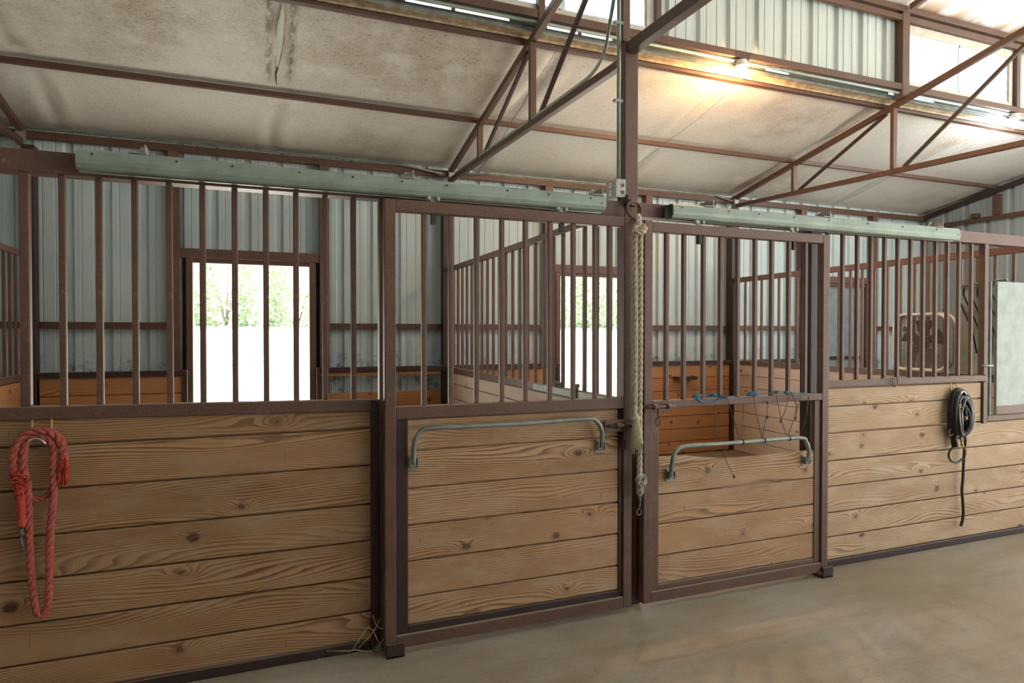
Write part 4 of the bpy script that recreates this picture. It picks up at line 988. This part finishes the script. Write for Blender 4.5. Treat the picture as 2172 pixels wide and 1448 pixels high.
# ------------------------------------------------------------------ straw, foot debris
m = MB()
ys_ = -.06
L = [[(.28, .060), (.385, .05), (.415, .047), (.50, .012)], [(.40, .05), (.44, .10), (.475, .140), (.50, .128), (.535, .04)], [(.43, .05), (.48, .09), (.512, .13), (.535, .185)], [(.50, .20), (.515, .15), (.54, .13), (.565, .135)], [(.50, .01), (.53, .05), (.555, .085)], [(.51, .008), (.56, .006), (.60, .012)]]
for q in L: m.tube([(x, ys_+.012*math.sin(x*30), max(z, .004)) for x, z in q], .0022, 4)
hs = link('straw', m, M_straw, None); tag(hs, 'dry straw stems caught at the foot of the left door post', 'straw', None, 'stuff')
m = MB(); q = random.Random(9)
for k in range(70):
    x = .53+q.gauss(0, .018); y = -.05+q.uniform(-.03, .03); z = q.uniform(.003, .03); m.tube([(x, y, z), (x+q.uniform(-.02, .02), y-q.uniform(0, .015), z+q.uniform(-.002, .03))], .0013, 3)
hs = link('hay_tuft', m, M_grass, None); tag(hs, 'small green tuft of hay on the floor by the left door guide', 'hay', None, 'stuff')
m = MB()
for k in range(120):
    x = q.uniform(-.5, .48) if k < 60 else q.uniform(3.5, 6.5); y = -.008-abs(q.gauss(0, .012)); a = q.uniform(0, PI)
    m.tube([(x, y, .003), (x+.02*math.cos(a), y+.006*math.sin(a), .004+q.uniform(0, .004))], .0016, 3)
hs = link('chaff', m, M_straw, None); tag(hs, 'scattered chaff along the base of the fixed stall fronts', 'chaff', None, 'stuff')

# ------------------------------------------------------------------ shrubs beyond the yard
def shrub(x, y, lab, sd, proto=[]):
    t = thing('shrub', lab, 'shrub', (x, y, 1.85), 'shrubs beyond the yard')
    if len(proto) == 3:
        for c in proto[sd % 3].children: dup(c, t)
        t.rotation_euler = (0, 0, PI*(sd % 2)); return t
    q = random.Random(sd)
    for k in range(5):
        a = q.uniform(0, 2*PI); m = MB(); m.tube([(x, y, 1.80), (x+.3*math.cos(a), y+.2*math.sin(a), 2.9), (x+.8*math.cos(a), y+.5*math.sin(a), 4.2)], .04, 5); link('stem', m, M_bark, t)
    m = MB()
    for k in range(3400):
        h = q.random()**1.15*3.7; w_ = 1.22*(1-.25*(h/3.7)**3); th = q.uniform(0, 2*PI); r = math.sqrt(q.uniform(.25, 1))
        e = .55; cx_ = math.copysign(abs(math.cos(th))**e, math.cos(th)); sy_ = math.copysign(abs(math.sin(th))**e, math.sin(th))
        c = Vector((x+w_*r*cx_, y+.8*r*sy_, 1.86+h)); a = Vector((q.gauss(0, 1), q.gauss(0, 1), q.gauss(0, 1))).normalized(); b_ = a.cross(Vector((q.gauss(0, 1), q.gauss(0, 1), q.gauss(0, 1)))).normalized(); w = q.uniform(.06, .15)
        m.quad([c-a*w, c+b_*w*.45, c+a*w, c-b_*w*.45])
    link('foliage', m, M_leafm, t); proto.append(t)
    return t
for k, (x, lab) in enumerate(((-4.0, 'half hidden by the corner column of the first opening'), (-1.35, 'filling one half of the first bright opening'), (1.3, 'filling the other half of the first bright opening'), (3.95, 'just past the edge of the first opening'),
        (12.3, 'hidden beside the second opening'), (14.95, 'filling the second bright opening, behind the barred divider'), (17.6, 'at the edge of the second opening'))):
    shrub(x, 24.0, 'pale green shrub across the yard, '+lab, 40+k)
